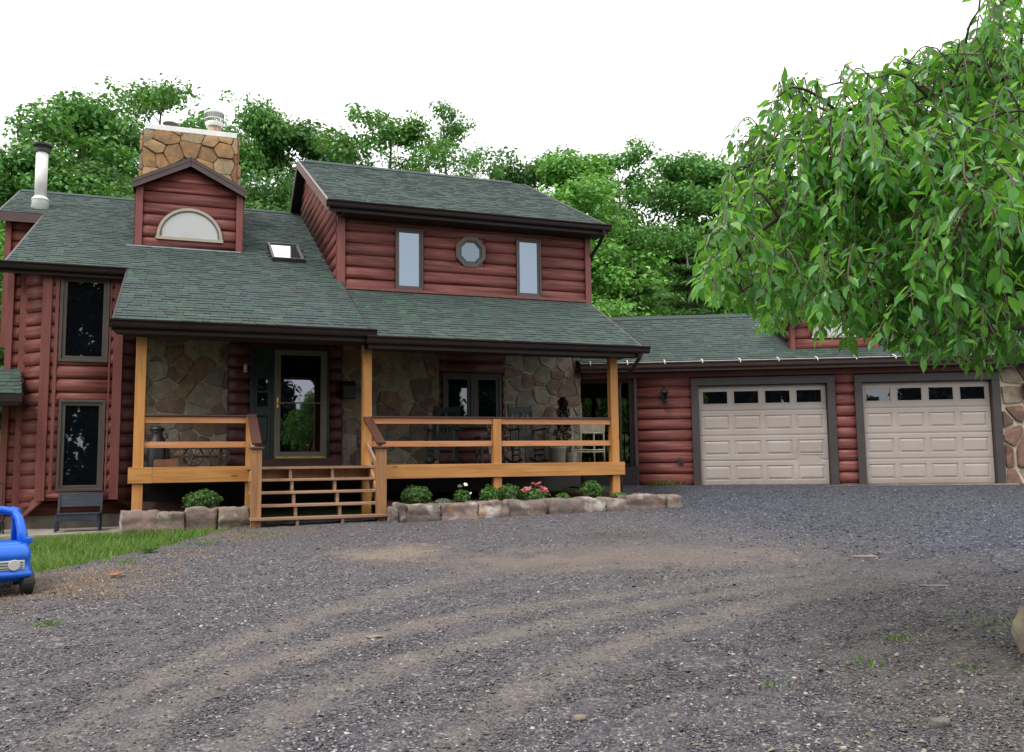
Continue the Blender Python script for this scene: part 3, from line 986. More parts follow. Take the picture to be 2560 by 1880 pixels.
for (x, y, zb, zt_) in ((BL - 0.03, BV - 0.035, 1.06, ztop), (BR + 0.02, BV - 0.035, 1.06, ztop)):
    ob('corner_board', MB().box(x - 0.075, x + 0.075, y - 0.055, y + 0.06, zb, zt_), M['redtrim'], house)
ob('corner_board', MB().box(-2.875, -2.76, W - 0.105, W + 0.02, 0.72, ztop), M['redtrim'], house)
ob('corner_board', MB().box(-3.09, -2.985, W - 0.10, W + 0.05, 0.60, ztop + 0.1), M['redtrim'], house)
window(house, front(BV), -2.185, -1.385, 3.49, 5.04, M['glass_dark'], M['taupe'], 0.085, inner=0.02)
window(house, front(BV), -2.145, -1.395, 1.21, 2.82, M['glass_dark'], M['taupe'], 0.085, inner=0.02)
ob('window_trim', MB().box(-2.26, -2.205, BV - 0.07, BV, 1.2, 5.05).box(-1.375, -1.35, BV - 0.07, BV, 1.2, 5.05), M['redtrim'], house)
ob('bay_soffit', MB().box(-3.05, -1.10, 16.93, 17.7, ztop - 0.0, ztop + 0.02), M['soffit'], house)
# left flank of the house and the recessed upper-left corner
log_wall(house, leftside(-3.04), [(W, 0.7), (29, 0.7), (29, 5.2), (23.2, 7.9), (W, zA(W) - 0.2)], 0.55, 0.24)
log_wall(house, front(21.2), [(-3.75, 4.2), (-3.04, 4.2), (-3.04, zA(21.2) - 0.16), (-3.75, zA(21.2) - 0.16)], 4.15, 0.24)
ob('corner_board', MB().box(-3.82, -3.70, 21.10, 21.3, 4.2, zA(21.2) - 0.15), M['redtrim'], house)
ob('wing_wall', MB().box(-3.74, -3.05, 21.31, 29, 4.25, 5.5), M['log'], house)
ob('foundation', MB().box(-3.03, -0.82, W - 0.02, 19, 0.30, 0.79), M['concrete'], house)
ob('foundation', MB().box(-0.81, 8.12, W + 0.02, 19, 0.45, 1.58), M['soffit'], house)  # near-black colour stands in for the deep shade below the deck

# --- front wall under the porch roof
zp = lambda z: 1.6 + (z - 1.6) * KW
DK = 1.607
zw1 = 4.95
st_rects = [(-0.80, 0.70), (2.88, 4.91), (6.33, 8.14)]
for i, (a, b) in enumerate(st_rects):
    stone_panel(house, front(W), [(a, DK - 0.02), (b, DK - 0.02), (b, zw1), (a, zw1)], 0.36, 21 + i, M['stone'], M['mortar'], 0.010, 0.026, 'stone_wall', 0.14)
stone_panel(house, rightside(8.14), [(W, DK - 0.02), (W + 1.0, DK - 0.02), (W + 1.0, 4.4), (W, 4.4)], 0.36, 29, M['stone'], M['mortar'], 0.011, 0.05, 'stone_wall', 0.1)
log_wall(house, front(W + 0.02), [(0.70, DK), (1.10, DK), (1.10, zw1), (0.70, zw1)], 1.60, 0.24, mat=M['logshade'])
log_wall(house, front(W + 0.02), [(2.60, DK), (2.88, DK), (2.88, zw1), (2.60, zw1)], 1.60, 0.24, mat=M['logshade'])
log_wall(house, front(W + 0.02), [(4.91, DK), (6.33, DK), (6.33, zw1), (4.91, zw1)], 1.60, 0.24, [(4.95, 6.29, 2.35, 3.52)], M['logshade'])
log_wall(house, front(W + 0.02), [(1.10, zp(3.90)), (2.60, zp(3.90)), (2.60, zw1), (1.10, zw1)], 1.60, 0.24, mat=M['logshade'])
ob('upper_wall', MB().box(-0.8, 8.05, W + 0.1, W + 0.2, 3.6, 5.1), M['soffit'], house)
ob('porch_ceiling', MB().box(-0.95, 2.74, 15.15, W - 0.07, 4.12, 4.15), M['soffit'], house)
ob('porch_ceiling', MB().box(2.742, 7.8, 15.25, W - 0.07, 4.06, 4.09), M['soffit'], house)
ob('side_wall', MB().box(8.0, 8.1, W + 1.0, 25, 0.6, 5.0), M['log'], house)

# entry: dark green door and sidelight inside a dark frame, storm door in front
F0 = front(W + 0.02)
fr_ = MB()
for (a, b, c, d) in ((1.10, 1.16, zp(1.75), zp(3.90)), (1.50, 1.555, zp(1.75), zp(3.90)), (2.57, 2.62, zp(1.75), zp(3.90)), (1.16, 2.57, zp(3.84), zp(3.90))):
    fr_.box(a, b, W - 0.05, W + 0.06, c, d)
entry = ob('entry_frame', fr_, M['greendoor'], house, bevel=0.005)
ob('threshold', MB().box(1.05, 2.88, W - 0.045, W + 0.1, DK, zp(1.745)), M['cap'], entry)
sd = MB()
for (a, b, c, d) in ((1.16, 1.235, zp(1.75), zp(3.84)), (1.437, 1.50, zp(1.75), zp(3.84)), (1.235, 1.437, zp(3.33), zp(3.84)), (1.235, 1.437, zp(2.58), zp(2.75)), (1.235, 1.437, zp(1.75), zp(2.05))):
    sd.box(a, b, W - 0.02, W + 0.03, c, d)
side = ob('sidelight', sd, M['greendoor'], house, bevel=0.004)
ob('pane', MB().box(1.235, 1.437, W + 0.0, W + 0.02, zp(2.75), zp(3.02)), M['glass_door'], side)
ob('pane', MB().box(1.235, 1.437, W + 0.0, W + 0.02, zp(3.06), zp(3.33)), M['glass_door'], side)
ob('muntin', MB().box(1.235, 1.437, W - 0.015, W + 0.02, zp(3.02), zp(3.06)), M['greendoor'], side)
ob('raised_panel', MB().box(1.25, 1.42, W - 0.012, W + 0.03, zp(2.08), zp(2.55)), M['greendoor'], side, bevel=0.012)
st = MB()
s0, s1, t0, t1 = 1.557, 2.567, zp(1.79), zp(3.855)
for (a, b, c, d) in ((s0, 1.673, t0, t1), (2.445, s1, t0, t1), (1.673, 2.445, zp(3.755), t1), (1.673, 2.445, t0, zp(1.88))):
    st.box(a, b, W - 0.085, W - 0.045, c, d)
storm = ob('storm_door', st, M['storm'], house, bevel=0.006)
ob('pane', MB().box(1.675, 2.443, W - 0.066, W - 0.06, zp(1.882), zp(3.753)), M['glass_door'], storm)
ob('meeting_rail', MB().box(1.675, 2.443, W - 0.078, W - 0.067, zp(2.815), zp(2.84)), M['storm'], storm)
ob('brass_sill', MB().box(s0 + 0.02, s1 - 0.01, W - 0.095, W - 0.05, zp(1.755), zp(1.79)), M['brass'], storm)
hd = MB().box(1.60, 1.635, W - 0.098, W - 0.086, zp(2.72), zp(2.92)).tube([(1.617, W - 0.10, 2.83), (1.617, W - 0.135, 2.83), (1.72, W - 0.14, 2.815)], 0.010, 8)
ob('handle', hd, M['brass'], storm)
bell = ob('doorbell', MB().box(0.975, 1.035, W - 0.09, W - 0.055, zp(3.40), zp(3.55)), M['white'], house, bevel=0.006)
ob('bell_button', MB().box(0.99, 1.02, W - 0.10, W - 0.091, zp(3.42), zp(3.46)), M['toygrey'], bell)
ob('mailbox', MB().extrude([(2.87, W - 0.22, 2.94), (2.87, W - 0.056, 2.94), (2.87, W - 0.056, 3.27), (2.87, W - 0.13, 3.29), (2.87, W - 0.20, 3.24), (2.87, W - 0.22, 3.18)], (0.26, 0, 0)), M['black'], house, bevel=0.01)
# porch window pair
pw0 = window(house, F0, 4.97, 5.63, 2.37, 3.50, M['glass_dark'], M['charcoal'], 0.09)
pw1 = window(house, F0, 5.632, 6.27, 2.37, 3.50, M['glass_dark'], M['charcoal'], 0.09)
# side porch roof at the far left
SPv = 16.7
fS = lambda v: (-5.2, -2.66 - 0.205 * (v - SPv))
pr_ = roof_slab(house, 2.88, SPv, 0.6, 17.56, fS, 0.08, 'side_porch_roof')
shingle_field(house, pr_, 2.88, SPv, 0.6, 17.56, lambda v: (-5.2, fS(v)[1]), HW)
ob('fascia', MB().box(-5.2, -2.65, SPv - 0.03, SPv - 0.002, 2.74, 2.87), M['brown'], pr_)
ob('porch_ceiling', MB().box(-5.2, -2.70, SPv, W - 0.1, 2.70, 2.725), M['soffit'], pr_)
finish_shingles(house, roofA)

# ------------------------------------------------------------------ the porch (a part of the house)
deck = MB().box(-0.78, 7.50, 14.66, W - 0.06, DK - 0.10, DK - 0.045)
porch = ob('porch', deck, M['oldwood'], house)
nb = 20
for k in range(nb):
    v0 = 14.503 + k * (W - 0.06 - 14.503) / nb
    ob('deck_board', MB().box(-0.76, 7.48, v0, v0 + (W - 0.06 - 14.503) / nb - 0.006, DK - 0.042, DK - 0.004), M['cap'], porch)


def pbox(name, mat, *b, bevel=0.004, label=None):
    o = ob(name, MB().box(*b), M[mat], porch, bevel=bevel)
    if label:
        o['label'] = label
    return o


# posts
pw = 0.15
for u0, zt_, zb in ((-0.785, 3.66, 0.75), (2.722, 3.66, 0.70), (7.335, 3.58, 0.95)):
    pbox('post', 'pinev', u0, u0 + pw, 14.503, 14.503 + pw, zb, zt_, bevel=0.006)
pbox('rail_post', 'pinev', 5.02, 5.17, 14.503, 14.64, 0.95, 2.385, bevel=0.006)
pbox('stair_post', 'pinev', 0.862, 0.99, 14.503, 14.62, 0.75, 2.395, bevel=0.006)
# header under the eave and rim beams
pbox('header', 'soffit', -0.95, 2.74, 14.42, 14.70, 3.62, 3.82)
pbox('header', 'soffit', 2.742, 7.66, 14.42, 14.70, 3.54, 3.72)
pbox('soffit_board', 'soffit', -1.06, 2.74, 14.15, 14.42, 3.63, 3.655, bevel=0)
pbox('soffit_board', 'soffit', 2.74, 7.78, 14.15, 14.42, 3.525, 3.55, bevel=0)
pbox('rim_beam', 'pine', -0.845, -0.507, 14.462, 14.50, 1.37, 1.612)
pbox('rim_beam', 'pine', -0.504, 0.92, 14.462, 14.50, 1.372, 1.613)
pbox('rim_beam', 'pine', 2.80, 7.57, 14.462, 14.50, 1.371, 1.606)
pbox('rim_beam', 'newel', 0.922, 2.798, 14.47, 14.50, 1.37, 1.57)
pbox('joist', 'oldwood', 7.35, 7.40, 14.66, W - 0.05, 1.37, 1.50)
pbox('joist', 'oldwood', -0.72, -0.66, 14.66, W - 0.05, 1.37, 1.50)
# rails with brown caps
for a, b in ((-0.634, 0.861), (2.873, 5.019), (5.171, 7.334)):
    pbox('top_rail', 'rail', a, b, 14.545, 14.59, 2.295, 2.392)
    pbox('middle_rail', 'rail', a, b, 14.545, 14.59, 1.908, 2.002)
pbox('rail_cap', 'cap', -0.634, 0.995, 14.51, 14.63, 2.396, 2.422)
pbox('rail_cap', 'cap', 2.74, 7.334, 14.51, 14.63, 2.396, 2.422)

# stairs
stairs = ob('porch_stairs', MB().box(0.95, 2.85, 14.30, 14.46, 0.70, 0.78), M['oldwood'], house)
for i, (z, v) in enumerate(((1.595, 14.23), (1.41, 13.98), (1.222, 13.73), (1.037, 13.48), (0.858, 13.22))):
    a, b = (0.88, 2.86) if i < 4 else (0.86, 2.985)
    ob('tread', MB().box(a, b, v, v + 0.27, z - 0.038, z), M['tread'], stairs, bevel=0.004)
    if i:
        pass
for u in (0.905, 1.51, 2.17, 2.80):
    poly = [(u, 14.46, 1.555), (u, 14.26, 1.555), (u, 13.25, 0.815), (u, 13.25, 0.66), (u, 13.42, 0.66), (u, 14.46, 1.36)]
    if u < 1 or u > 2.7:
        ob('stringer', MB().extrude(poly, (0.042, 0, 0)), M['newel'], stairs)
    for i, (z, v) in enumerate(((1.595, 14.23), (1.41, 13.98), (1.222, 13.73), (1.037, 13.48), (0.858, 13.22))):
        zb_ = 0.66 if i == 4 else (1.41, 1.222, 1.037, 0.858)[i]
        ob('riser_block', MB().box(u - 0.001, u + 0.043, v + 0.03, v + (0.10 if u < 1 or u > 2.7 else 0.22), zb_, z - 0.039), M['tread'], stairs)
for u0, capm in ((0.873, 'cap'), (2.722, 'cap')):
    ob('newel_post', MB().box(u0, u0 + 0.145, 13.30, 13.445, 0.60, 1.855), M['newel'], stairs, bevel=0.005)
    ob('newel_cap', MB().box(u0 - 0.03, u0 + 0.175, 13.27, 13.475, 1.856, 1.89), M['cap'], stairs, bevel=0.01)
    c_ = u0 + 0.075
    ob('handrail_cap', MB().bar((c_, 14.60, 2.435), (c_, 13.37, 1.935), 0.14, 0.03), M['cap'], stairs)
    ob('handrail', MB().bar((c_, 14.56, 2.36), (c_, 13.42, 1.875), 0.04, 0.09), M['newel'], stairs)
    ob('handrail', MB().bar((c_, 14.56, 1.96), (c_, 13.42, 1.475), 0.04, 0.09), M['tread'], stairs)
ds = MB().tube([(7.72, 14.06, 3.58), (7.72, 14.08, 3.50), (7.66, 14.28, 3.28), (7.575, 14.58, 3.12), (7.565, 14.62, 3.0), (7.565, 14.64, 0.98)], 0.038, 8)
ob('downspout', ds, M['brown'], roofB)

# ================================================================== THE GARAGE
GV = 19.52
garage = thing('attached_garage', 'low red log garage with two beige doors, joined to the house by a breezeway', 'garage', GW(5, 20.5, 1.0), (5, 20.5, 1.0), GY)
gz0, gv0, gsl, gv1 = 3.775, 19.12, 0.49, 22.05
fG = lambda v: (-0.42 - 0.44 * (v - gv0), 12.5)
groof = roof_slab(garage, gz0, gv0, gsl, gv1, fG)
shingle_field(garage, groof, gz0, gv0, gsl, gv1, fG, GW, skip=lambda u, v: 4.3 < u < 5.95 and v > 19.75)
gzr = gz0 + gsl * (gv1 - gv0)
ob('rear_roof', MB().extrude([(-1.7, gv1 + .002, gzr - .012), (12.5, gv1 + .002, gzr - .012), (12.5, 25.2, 3.7), (-1.7, 25.2, 3.7)], (0, 0, -0.12)), M['soffit'], garage)
ob('ridge_cap', MB().extrude([(-1.6, gv1 - .17, gzr - .055), (-1.6, gv1, gzr + .05), (-1.6, gv1 + .17, gzr - .06), (-1.6, gv1 + .16, gzr - .085), (-1.6, gv1, gzr + .01), (-1.6, gv1 - .16, gzr - .075)], (14, 0, 0)), M['shingle'], groof)
ob('fascia', MB().box(-0.42, 12.5, gv0 - 0.026, gv0 - 0.002, gz0 - 0.22, gz0 - 0.012), M['fascia'], groof)
gutter(groof, -0.42, 12.5, gv0 - 0.026, gz0 - 0.03, M['fascia'])
ob('gutter_lip', MB().box(-0.42, 12.5, gv0 - 0.158, gv0 - 0.146, gz0 - 0.032, gz0 - 0.022), M['white'], groof)
u = -0.2
while u < 9.5:
    ob('gutter_hanger', MB().bar((u, gv0 - 0.15, gz0 - 0.018), (u - 0.01, gv0 + 0.02, gz0 + 0.035), 0.022, 0.008).box(u - 0.009, u + 0.009, gv0 - 0.166, gv0 - 0.158, gz0 - 0.075, gz0 - 0.02), M['white'], groof)
    u += 0.80
ob('soffit', MB().box(-0.42, 12.5, gv0, GV, gz0 - 0.22, gz0 - 0.19), M['soffit'], groof)
gf = front(GV)
gtop = 3.58
doors = ((2.145, 4.888), (5.625, 8.285))
zg0, zg1 = 1.055, 3.255
cas = 0.165
log_wall(garage, gf, [(0.80, 1.0), (2.145 - cas, 1.0), (2.145 - cas, 3.47), (0.80, 3.47)], 0.855, 0.239)
log_wall(garage, gf, [(4.888 + cas, 1.0), (5.625 - cas, 1.0), (5.625 - cas, 3.47), (4.888 + cas, 3.47)], 0.855, 0.239)
ob('frieze_board', MB().box(-0.4, 8.55, GV - 0.082, GV + 0.02, 3.455, 3.60), M['redtrim'], garage)
ob('corner_board', MB().box(0.735, 0.80, GV - 0.085, GV + 0.06, 0.98, 3.46), M['fascia'], garage)
ob('header', MB().box(2.0, 8.47, GV + 0.0, GV + 0.12, 3.40, 3.6), M['soffit'], garage)
ob('apron', MB().box(1.9, 8.6, GV - 0.30, GV + 0.5, 0.85, 1.055), M['concrete'], garage)
for di, (a, b) in enumerate(doors):
    mb = MB().box(a - cas, a, GV - 0.085, GV + 0.10, zg0 - 0.02, zg1).box(b, b + cas, GV - 0.085, GV + 0.10, zg0 - 0.02, zg1).box(a - cas, b + cas, GV - 0.087, GV + 0.10, zg1 + 0.001, zg1 + cas)
    ob('door_casing', mb, M['charcoal'], garage, bevel=0.006)
    gd = ob('garage_door', MB().box(a, b, GV + 0.075, GV + 0.10, zg0, zg1), M['door'], garage)
    gd['label'] = 'beige garage door, dented near its lower right corner' if di == 0 else 'straight beige garage door beside the stone pier'
    w = b - a
    hgt = (zg1 - zg0 - 0.012) / 4
    for s in range(4):
        z0_ = zg0 + 0.006 + s * hgt
        # a section: frame of stiles and rails, with recessed field and raised panels
        mb = MB()
        z1_ = z0_ + hgt - 0.008
        n = 4
        mg = 0.085
        pwid = (w - mg * 2 - 0.105 * (n - 1)) / n
        zt0, zt1 = z0_ + 0.115, z1_ - 0.105
        if s == 3:
            zt0, zt1 = z0_ + 0.13, z1_ - 0.10
        y0_, y1_ = GV + 0.045, GV + 0.0745

        def dent(x, z):
            if di:
                return 0.0
            d2 = ((x - (b - 0.42)) / 0.34) ** 2 + ((z - (zg0 + hgt)) / 0.20) ** 2
            return 0.05 * math.exp(-d2)
        # grid with openings
        xs = [a + 0.012]
        for k in range(n):
            xs += [a + mg + k * (pwid + 0.105), a + mg + k * (pwid + 0.105) + pwid]
        xs.append(b - 0.012)
        xs2 = []
        for p, q in zip(xs[:-1], xs[1:]):
            xs2 += [p + (q - p) * k / 5 for k in range(5)]
        xs2.append(xs[-1])
        zs2 = [z0_, z0_ + 0.03, zt0, (zt0 + zt1) / 2, zt1, z1_ - 0.03, z1_]
        vs, fs = [], []
        for z in zs2:
            for x in xs2:
                vs.append((x, y0_ + dent(x, z) + (0.006 if z in (z0_, z1_) else 0), z))
        nx = len(xs2)
        for j in range(len(zs2) - 1):
            for i in range(nx - 1):
                cell = i // 5
                if cell % 2 == 1 and j in (2, 3):
                    continue
                fs.append((j * nx + i, j * nx + i + 1, (j + 1) * nx + i + 1, (j + 1) * nx + i))
        sec = ob('door_section', MB().add(vs, fs).box(a + 0.012, b - 0.012, y0_ + 0.008 + (0.035 if not di and s < 2 else 0), y1_ + 0.02, z0_ - 0.004, z0_ + 0.001), M['door'], gd)
        for k in range(n):
            p, q = a + mg + k * (pwid + 0.105), a + mg + k * (pwid + 0.105) + pwid
            if s == 3:
                f_ = MB()
                for (x0, x1, y0, y1) in ((p, q, zt1 - 0.022, zt1), (p, q, zt0, zt0 + 0.022), (p, p + 0.022, zt0 + .022, zt1 - .022), (q - 0.022, q, zt0 + .022, zt1 - .022)):
                    f_.box(x0, x1, GV + 0.038, GV + 0.07, y0, y1)
                ob('window_frame', f_, M['door'], gd, bevel=0.004)
                ob('pane', MB().box(p + 0.02, q - 0.02, GV + 0.06, GV + 0.068, zt0 + 0.02, zt1 - 0.02), M['glass_dark'], gd)
            else:
                vs, fs = [], []
                lv = [(0.0, 0.0), (0.012, 0.014), (0.022, 0.014), (0.06, -0.001)]
                dv = dent((p + q) / 2, (zt0 + zt1) / 2)
                for ins, dy in lv:
                    for (x, z) in ((p + ins, zt0 + ins), (q - ins, zt0 + ins), (q - ins, zt1 - ins), (p + ins, zt1 - ins)):
                        vs.append((x, y0_ + dy + dent(x, z), z))
                for l in range(3):
                    for j in range(4):
                        j2 = (j + 1) % 4
                        fs.append((l * 4 + j, l * 4 + j2, l * 4 + 4 + j2, l * 4 + 4 + j))
                fs.append((12, 13, 14, 15))
                ob('raised_panel', MB().add(vs, fs), M['door'], gd)
    ob('weather_seal', MB().box(a, b, GV + 0.05, GV + 0.1, zg0 - 0.004, zg0 + 0.006), M['black'], gd)
# stone pier at the right end
stone_panel(garage, front(GV - 0.02), [(8.455, 0.9), (11.5, 0.9), (11.5, 3.56), (8.455, 3.56)], 0.55, 77, M['pierstone'], M['palemortar'], 0.03, 0.05, 'stone_pier', 0.2)
# back, side walls and floor
ob('rear_wall', MB().box(0.8, 12, 24.7, 24.8, 0.8, 3.6), M['log'], garage)
log_wall(garage, leftside(0.80), [(GV, 1.0), (24.7, 1.0), (24.7, 3.5), (GV, 3.5)], 0.855, 0.239)
ob('inner_wall', MB().box(0.8, 8.4, GV + 0.13, GV + 0.2, 1.0, 3.5), M['soffit'], garage)
# garage dormer
gdv, gl, grt = 19.66, 4.24, 6.0
gzb = gz0 + gsl * (gdv - gv0)
gpk = (gl + grt) / 2
log_wall(garage, front(gdv), [(gl, gzb - 0.03), (grt, gzb - 0.03), (grt, 4.75), (gpk, 5.2), (gl, 4.75)], gzb - 0.02, 0.239, [(4.62, 5.62, 4.28, 4.75)])
for x in (gl, grt):
    ob('corner_board', MB().box(x - 0.05, x + 0.05, gdv - 0.084, gdv + 0.05, gzb - 0.03, 4.8), M['redtrim'], garage)
log_wall(garage, leftside(gl), [(gdv, gzb), (21.2, gzb + 0.75), (21.2, 4.8), (gdv, 4.8)], gzb - 0.02, 0.239)
for s in (-1, 1):
    e = gpk + s * 1.12
    q = [(gpk, gdv - 0.25, 5.30), (e, gdv - 0.25, 4.72), (e, 22, 4.72), (gpk, 22, 5.30)]
    d_ = ob('dormer_roof', MB().extrude(q, (0, 0, -0.06)), M['underlay'], garage)
    ob('rake_board', MB().bar((gpk, gdv - 0.26, 5.21), (e, gdv - 0.26, 4.63), 0.03, 0.16), M['fascia'], d_)
    ob('shingle_slope', MB().extrude([(gpk, gdv - 0.27, 5.315), (e, gdv - 0.27, 4.735), (e, 22, 4.735), (gpk, 22, 5.315)], (0, 0, -0.012)), M['shingle'], d_)
_hc, _hr = hc, hr
hc = 5.12
hwm = arc_ring(0.40, 0.45, gdv - 0.085, gdv, 4.31, 20)
gw_ = ob('half_round_window', hwm, M['beigeframe'], garage)
ob('sill', MB().box(hc - 0.47, hc + 0.47, gdv - 0.09, gdv, 4.26, 4.309), M['beigeframe'], gw_)
ob('pane', MB().add([(hc + 0.41 * math.cos(math.pi * k / 20), gdv - 0.05, 4.31 + 0.41 * math.sin(math.pi * k / 20)) for k in range(21)], [tuple(range(21))]), M['frost'], gw_)
hc = _hc
finish_shingles(garage, groof)


# carriage lamps
def carriage_lamp(u, v, z, label):
    t = thing('wall_lantern', label, 'lantern', GW(u, v, z), (0, 0, 0), GY, 'black carriage lanterns beside the garage doors')
    ob('back_plate', MB().box(-0.055, 0.055, -0.02, 0.0, -0.05, 0.26), M['redtrim'], t, bevel=0.004)
    ob('bracket', MB().tube([(0, -0.015, 0.03), (0, -0.06, -0.02), (0, -0.11, 0.0), (0, -0.115, 0.03)], 0.011, 8), M['black'], t)
    ob('roof_cap', MB().lathe([(0.092, 0.175), (0.096, 0.185), (0.055, 0.235), (0.022, 0.262), (0.02, 0.285), (0.028, 0.295), (0.006, 0.325), (0.004, 0.34)], (0, -0.115, 0), 8), M['black'], t)
    ob('base', MB().lathe([(0.015, -0.04), (0.05, -0.025), (0.062, 0.0), (0.062, 0.018)], (0, -0.115, 0), 8), M['black'], t)
    for k in range(4):
        a = math.pi / 4 + k * math.pi / 2
        ob('frame_bar', MB().bar((0.058 * math.cos(a), -0.115 + 0.058 * math.sin(a), 0.015), (0.078 * math.cos(a), -0.115 + 0.078 * math.sin(a), 0.18), 0.012, 0.012), M['black'], t)
    ob('glass_body', MB().lathe([(0.048, 0.018), (0.066, 0.176)], (0, -0.115, 0), 4), M['glass_dark'], t)
    return t


carriage_lamp(1.40, GV - 0.066, 2.93, 'black carriage lantern on the red siding left of the garage doors')
carriage_lamp(8.93, GV - 0.08, 2.90, 'black carriage lantern on the stone pier at the right picture edge')
t = thing('outlet_box', 'small brown outdoor outlet box low on the garage siding', 'outlet', GW(1.715, GV - 0.064, 1.60), (0, 0, 0), GY)
ob('cover_plate', MB().box(-0.06, 0.06, -0.012, 0, -0.085, 0.085), M['fascia'], t, bevel=0.004)
ob('socket_cover', MB().box(-0.035, 0.035, -0.04, -0.012, -0.04, 0.05), M['black'], t, bevel=0.006)

# breezeway between house and garage
ob('breezeway_floor', MB().box(-0.40, 0.78, GV - 0.1, 24.5, 0.95, 1.50), M['soffit'], garage)
ob('breezeway_header', MB().box(-0.42, 0.76, GV - 0.03, GV + 0.05, 3.36, 3.58), M['brown'], garage)
ob('breezeway_post', MB().box(0.62, 0.73, GV - 0.05, GV + 0.06, 0.98, 3.45), M['brown'], garage)
ob('screen_post', MB().box(0.30, 0.36, GV + 0.0, GV + 0.06, 1.02, 3.40), M['black'], garage)
ob('screen_panel', MB().box(0.36, 0.62, GV + 0.01, GV + 0.04, 1.02, 1.28), M['charcoal'], garage)
ob('breezeway_ceiling', MB().box(-1.5, 0.78, GV + 0.1, 24.6, 3.40, 3.44), M['soffit'], garage)
rl = ob('rear_railing', MB().box(-2.2, 0.78, 24.40, 24.46, 2.38, 2.44).box(-2.2, 0.78, 24.40, 24.46, 1.58, 1.63), M['black'], garage)
for k in range(22):
    x = -2.1 + k * 0.13
    ob('baluster', MB().box(x - 0.017, x + 0.017, 24.415, 24.445, 1.63, 2.38), M['black'], rl)
ob('rear_post', MB().box(-0.25, -0.15, 24.35, 24.45, 1.5, 3.4), M['brown'], garage)

# ================================================================== GROUND
def grid_sheet(name, xs, ys, mat, dz=0.0, keep=None, rough=0.0):
    X, Y = np.meshgrid(xs, ys)
    Z = ground_z(X, Y) + dz
    if rough:
        Z = Z + RNG.normal(0, rough, Z.shape)
    v = np.stack([X.ravel(), Y.ravel(), Z.ravel()], 1)
    nx = len(xs)
    i = np.arange(len(xs) - 1)
    j = np.arange(len(ys) - 1)
    I, J = np.meshgrid(i, j)
    a = (J * nx + I).ravel()
    f = np.stack([a, a + 1, a + nx + 1, a + nx], 1)
    if keep is not None:
        cx = (X[:-1, :-1] + X[1:, 1:]).ravel() / 2
        cy = (Y[:-1, :-1] + Y[1:, 1:]).ravel() / 2
        f = f[keep(cx, cy)]
    me = mesh_np(name, v, f, smooth=True)
    me.materials.append(mat)
    o = bpy.data.objects.new(name, me)
    COL.objects.link(o)
    o['kind'] = 'structure'
    return o


def drive_edge(X):
    """far edge (in Y) of the gravel on the left, along the lawn"""
    return np.interp(X, [-12, -8, -6.2, -5.29, -4.8, -4.45, -4.2, -4.0, -3.6], [2.2, 4.9, 7.5, 8.9, 9.7, 10.9, 12.1, 12.8, 30])


def in_drive(X, Y):
    u = X * math.cos(HY) + Y * math.sin(HY)
    v = -X * math.sin(HY) + Y * math.cos(HY)
    wob = 0.15 * np.sin(X * 5.1) + 0.1 * np.sin(Y * 7.3 + X * 3)
    ok = Y < drive_edge(X) + wob
    bed = (u > 2.95) & (u < 7.9) & (v > 13.05)
    bed |= (u < 2.9) & (u > -0.9) & (v > 14.0)
    return ok & ~bed & (Y < 19.9)


def track_nodes(t, px, py):
    """wheel tracks: x = c + k (y-y0)^2 ; returns one mask socket per track"""
    outs = []
    for c, k, y0, w in ((-2.28, 0.105, 4.6, 0.17), (-1.92, 0.30, 4.8, 0.15), (-1.40, 0.22, 4.0, 0.16), (-0.45, 0.16, 3.4, 0.15)):
        dy = t.math('SUBTRACT', py, y0)
        fx = t.math('ADD', t.math('MULTIPLY', t.math('MULTIPLY', dy, dy), k), c)
        d = t.math('ABSOLUTE', t.math('SUBTRACT', px, fx))
        # widen with the local slope so that the band keeps its width
        outs.append(t.math('DIVIDE', d, t.math('ADD', w, t.math('MULTIPLY', t.math('ABSOLUTE', dy), 2 * k * w))))
    m = outs[0]
    for o in outs[1:]:
        m = t.math('MINIMUM', m, o)
    return m


def blob(t, px, py, cx, cy, rx, ry):
    a = t.math('DIVIDE', t.math('SUBTRACT', px, cx), rx)
    b = t.math('DIVIDE', t.math('SUBTRACT', py, cy), ry)
    return t.math('SQRT', t.math('ADD', t.math('MULTIPLY', a, a), t.math('MULTIPLY', b, b)))


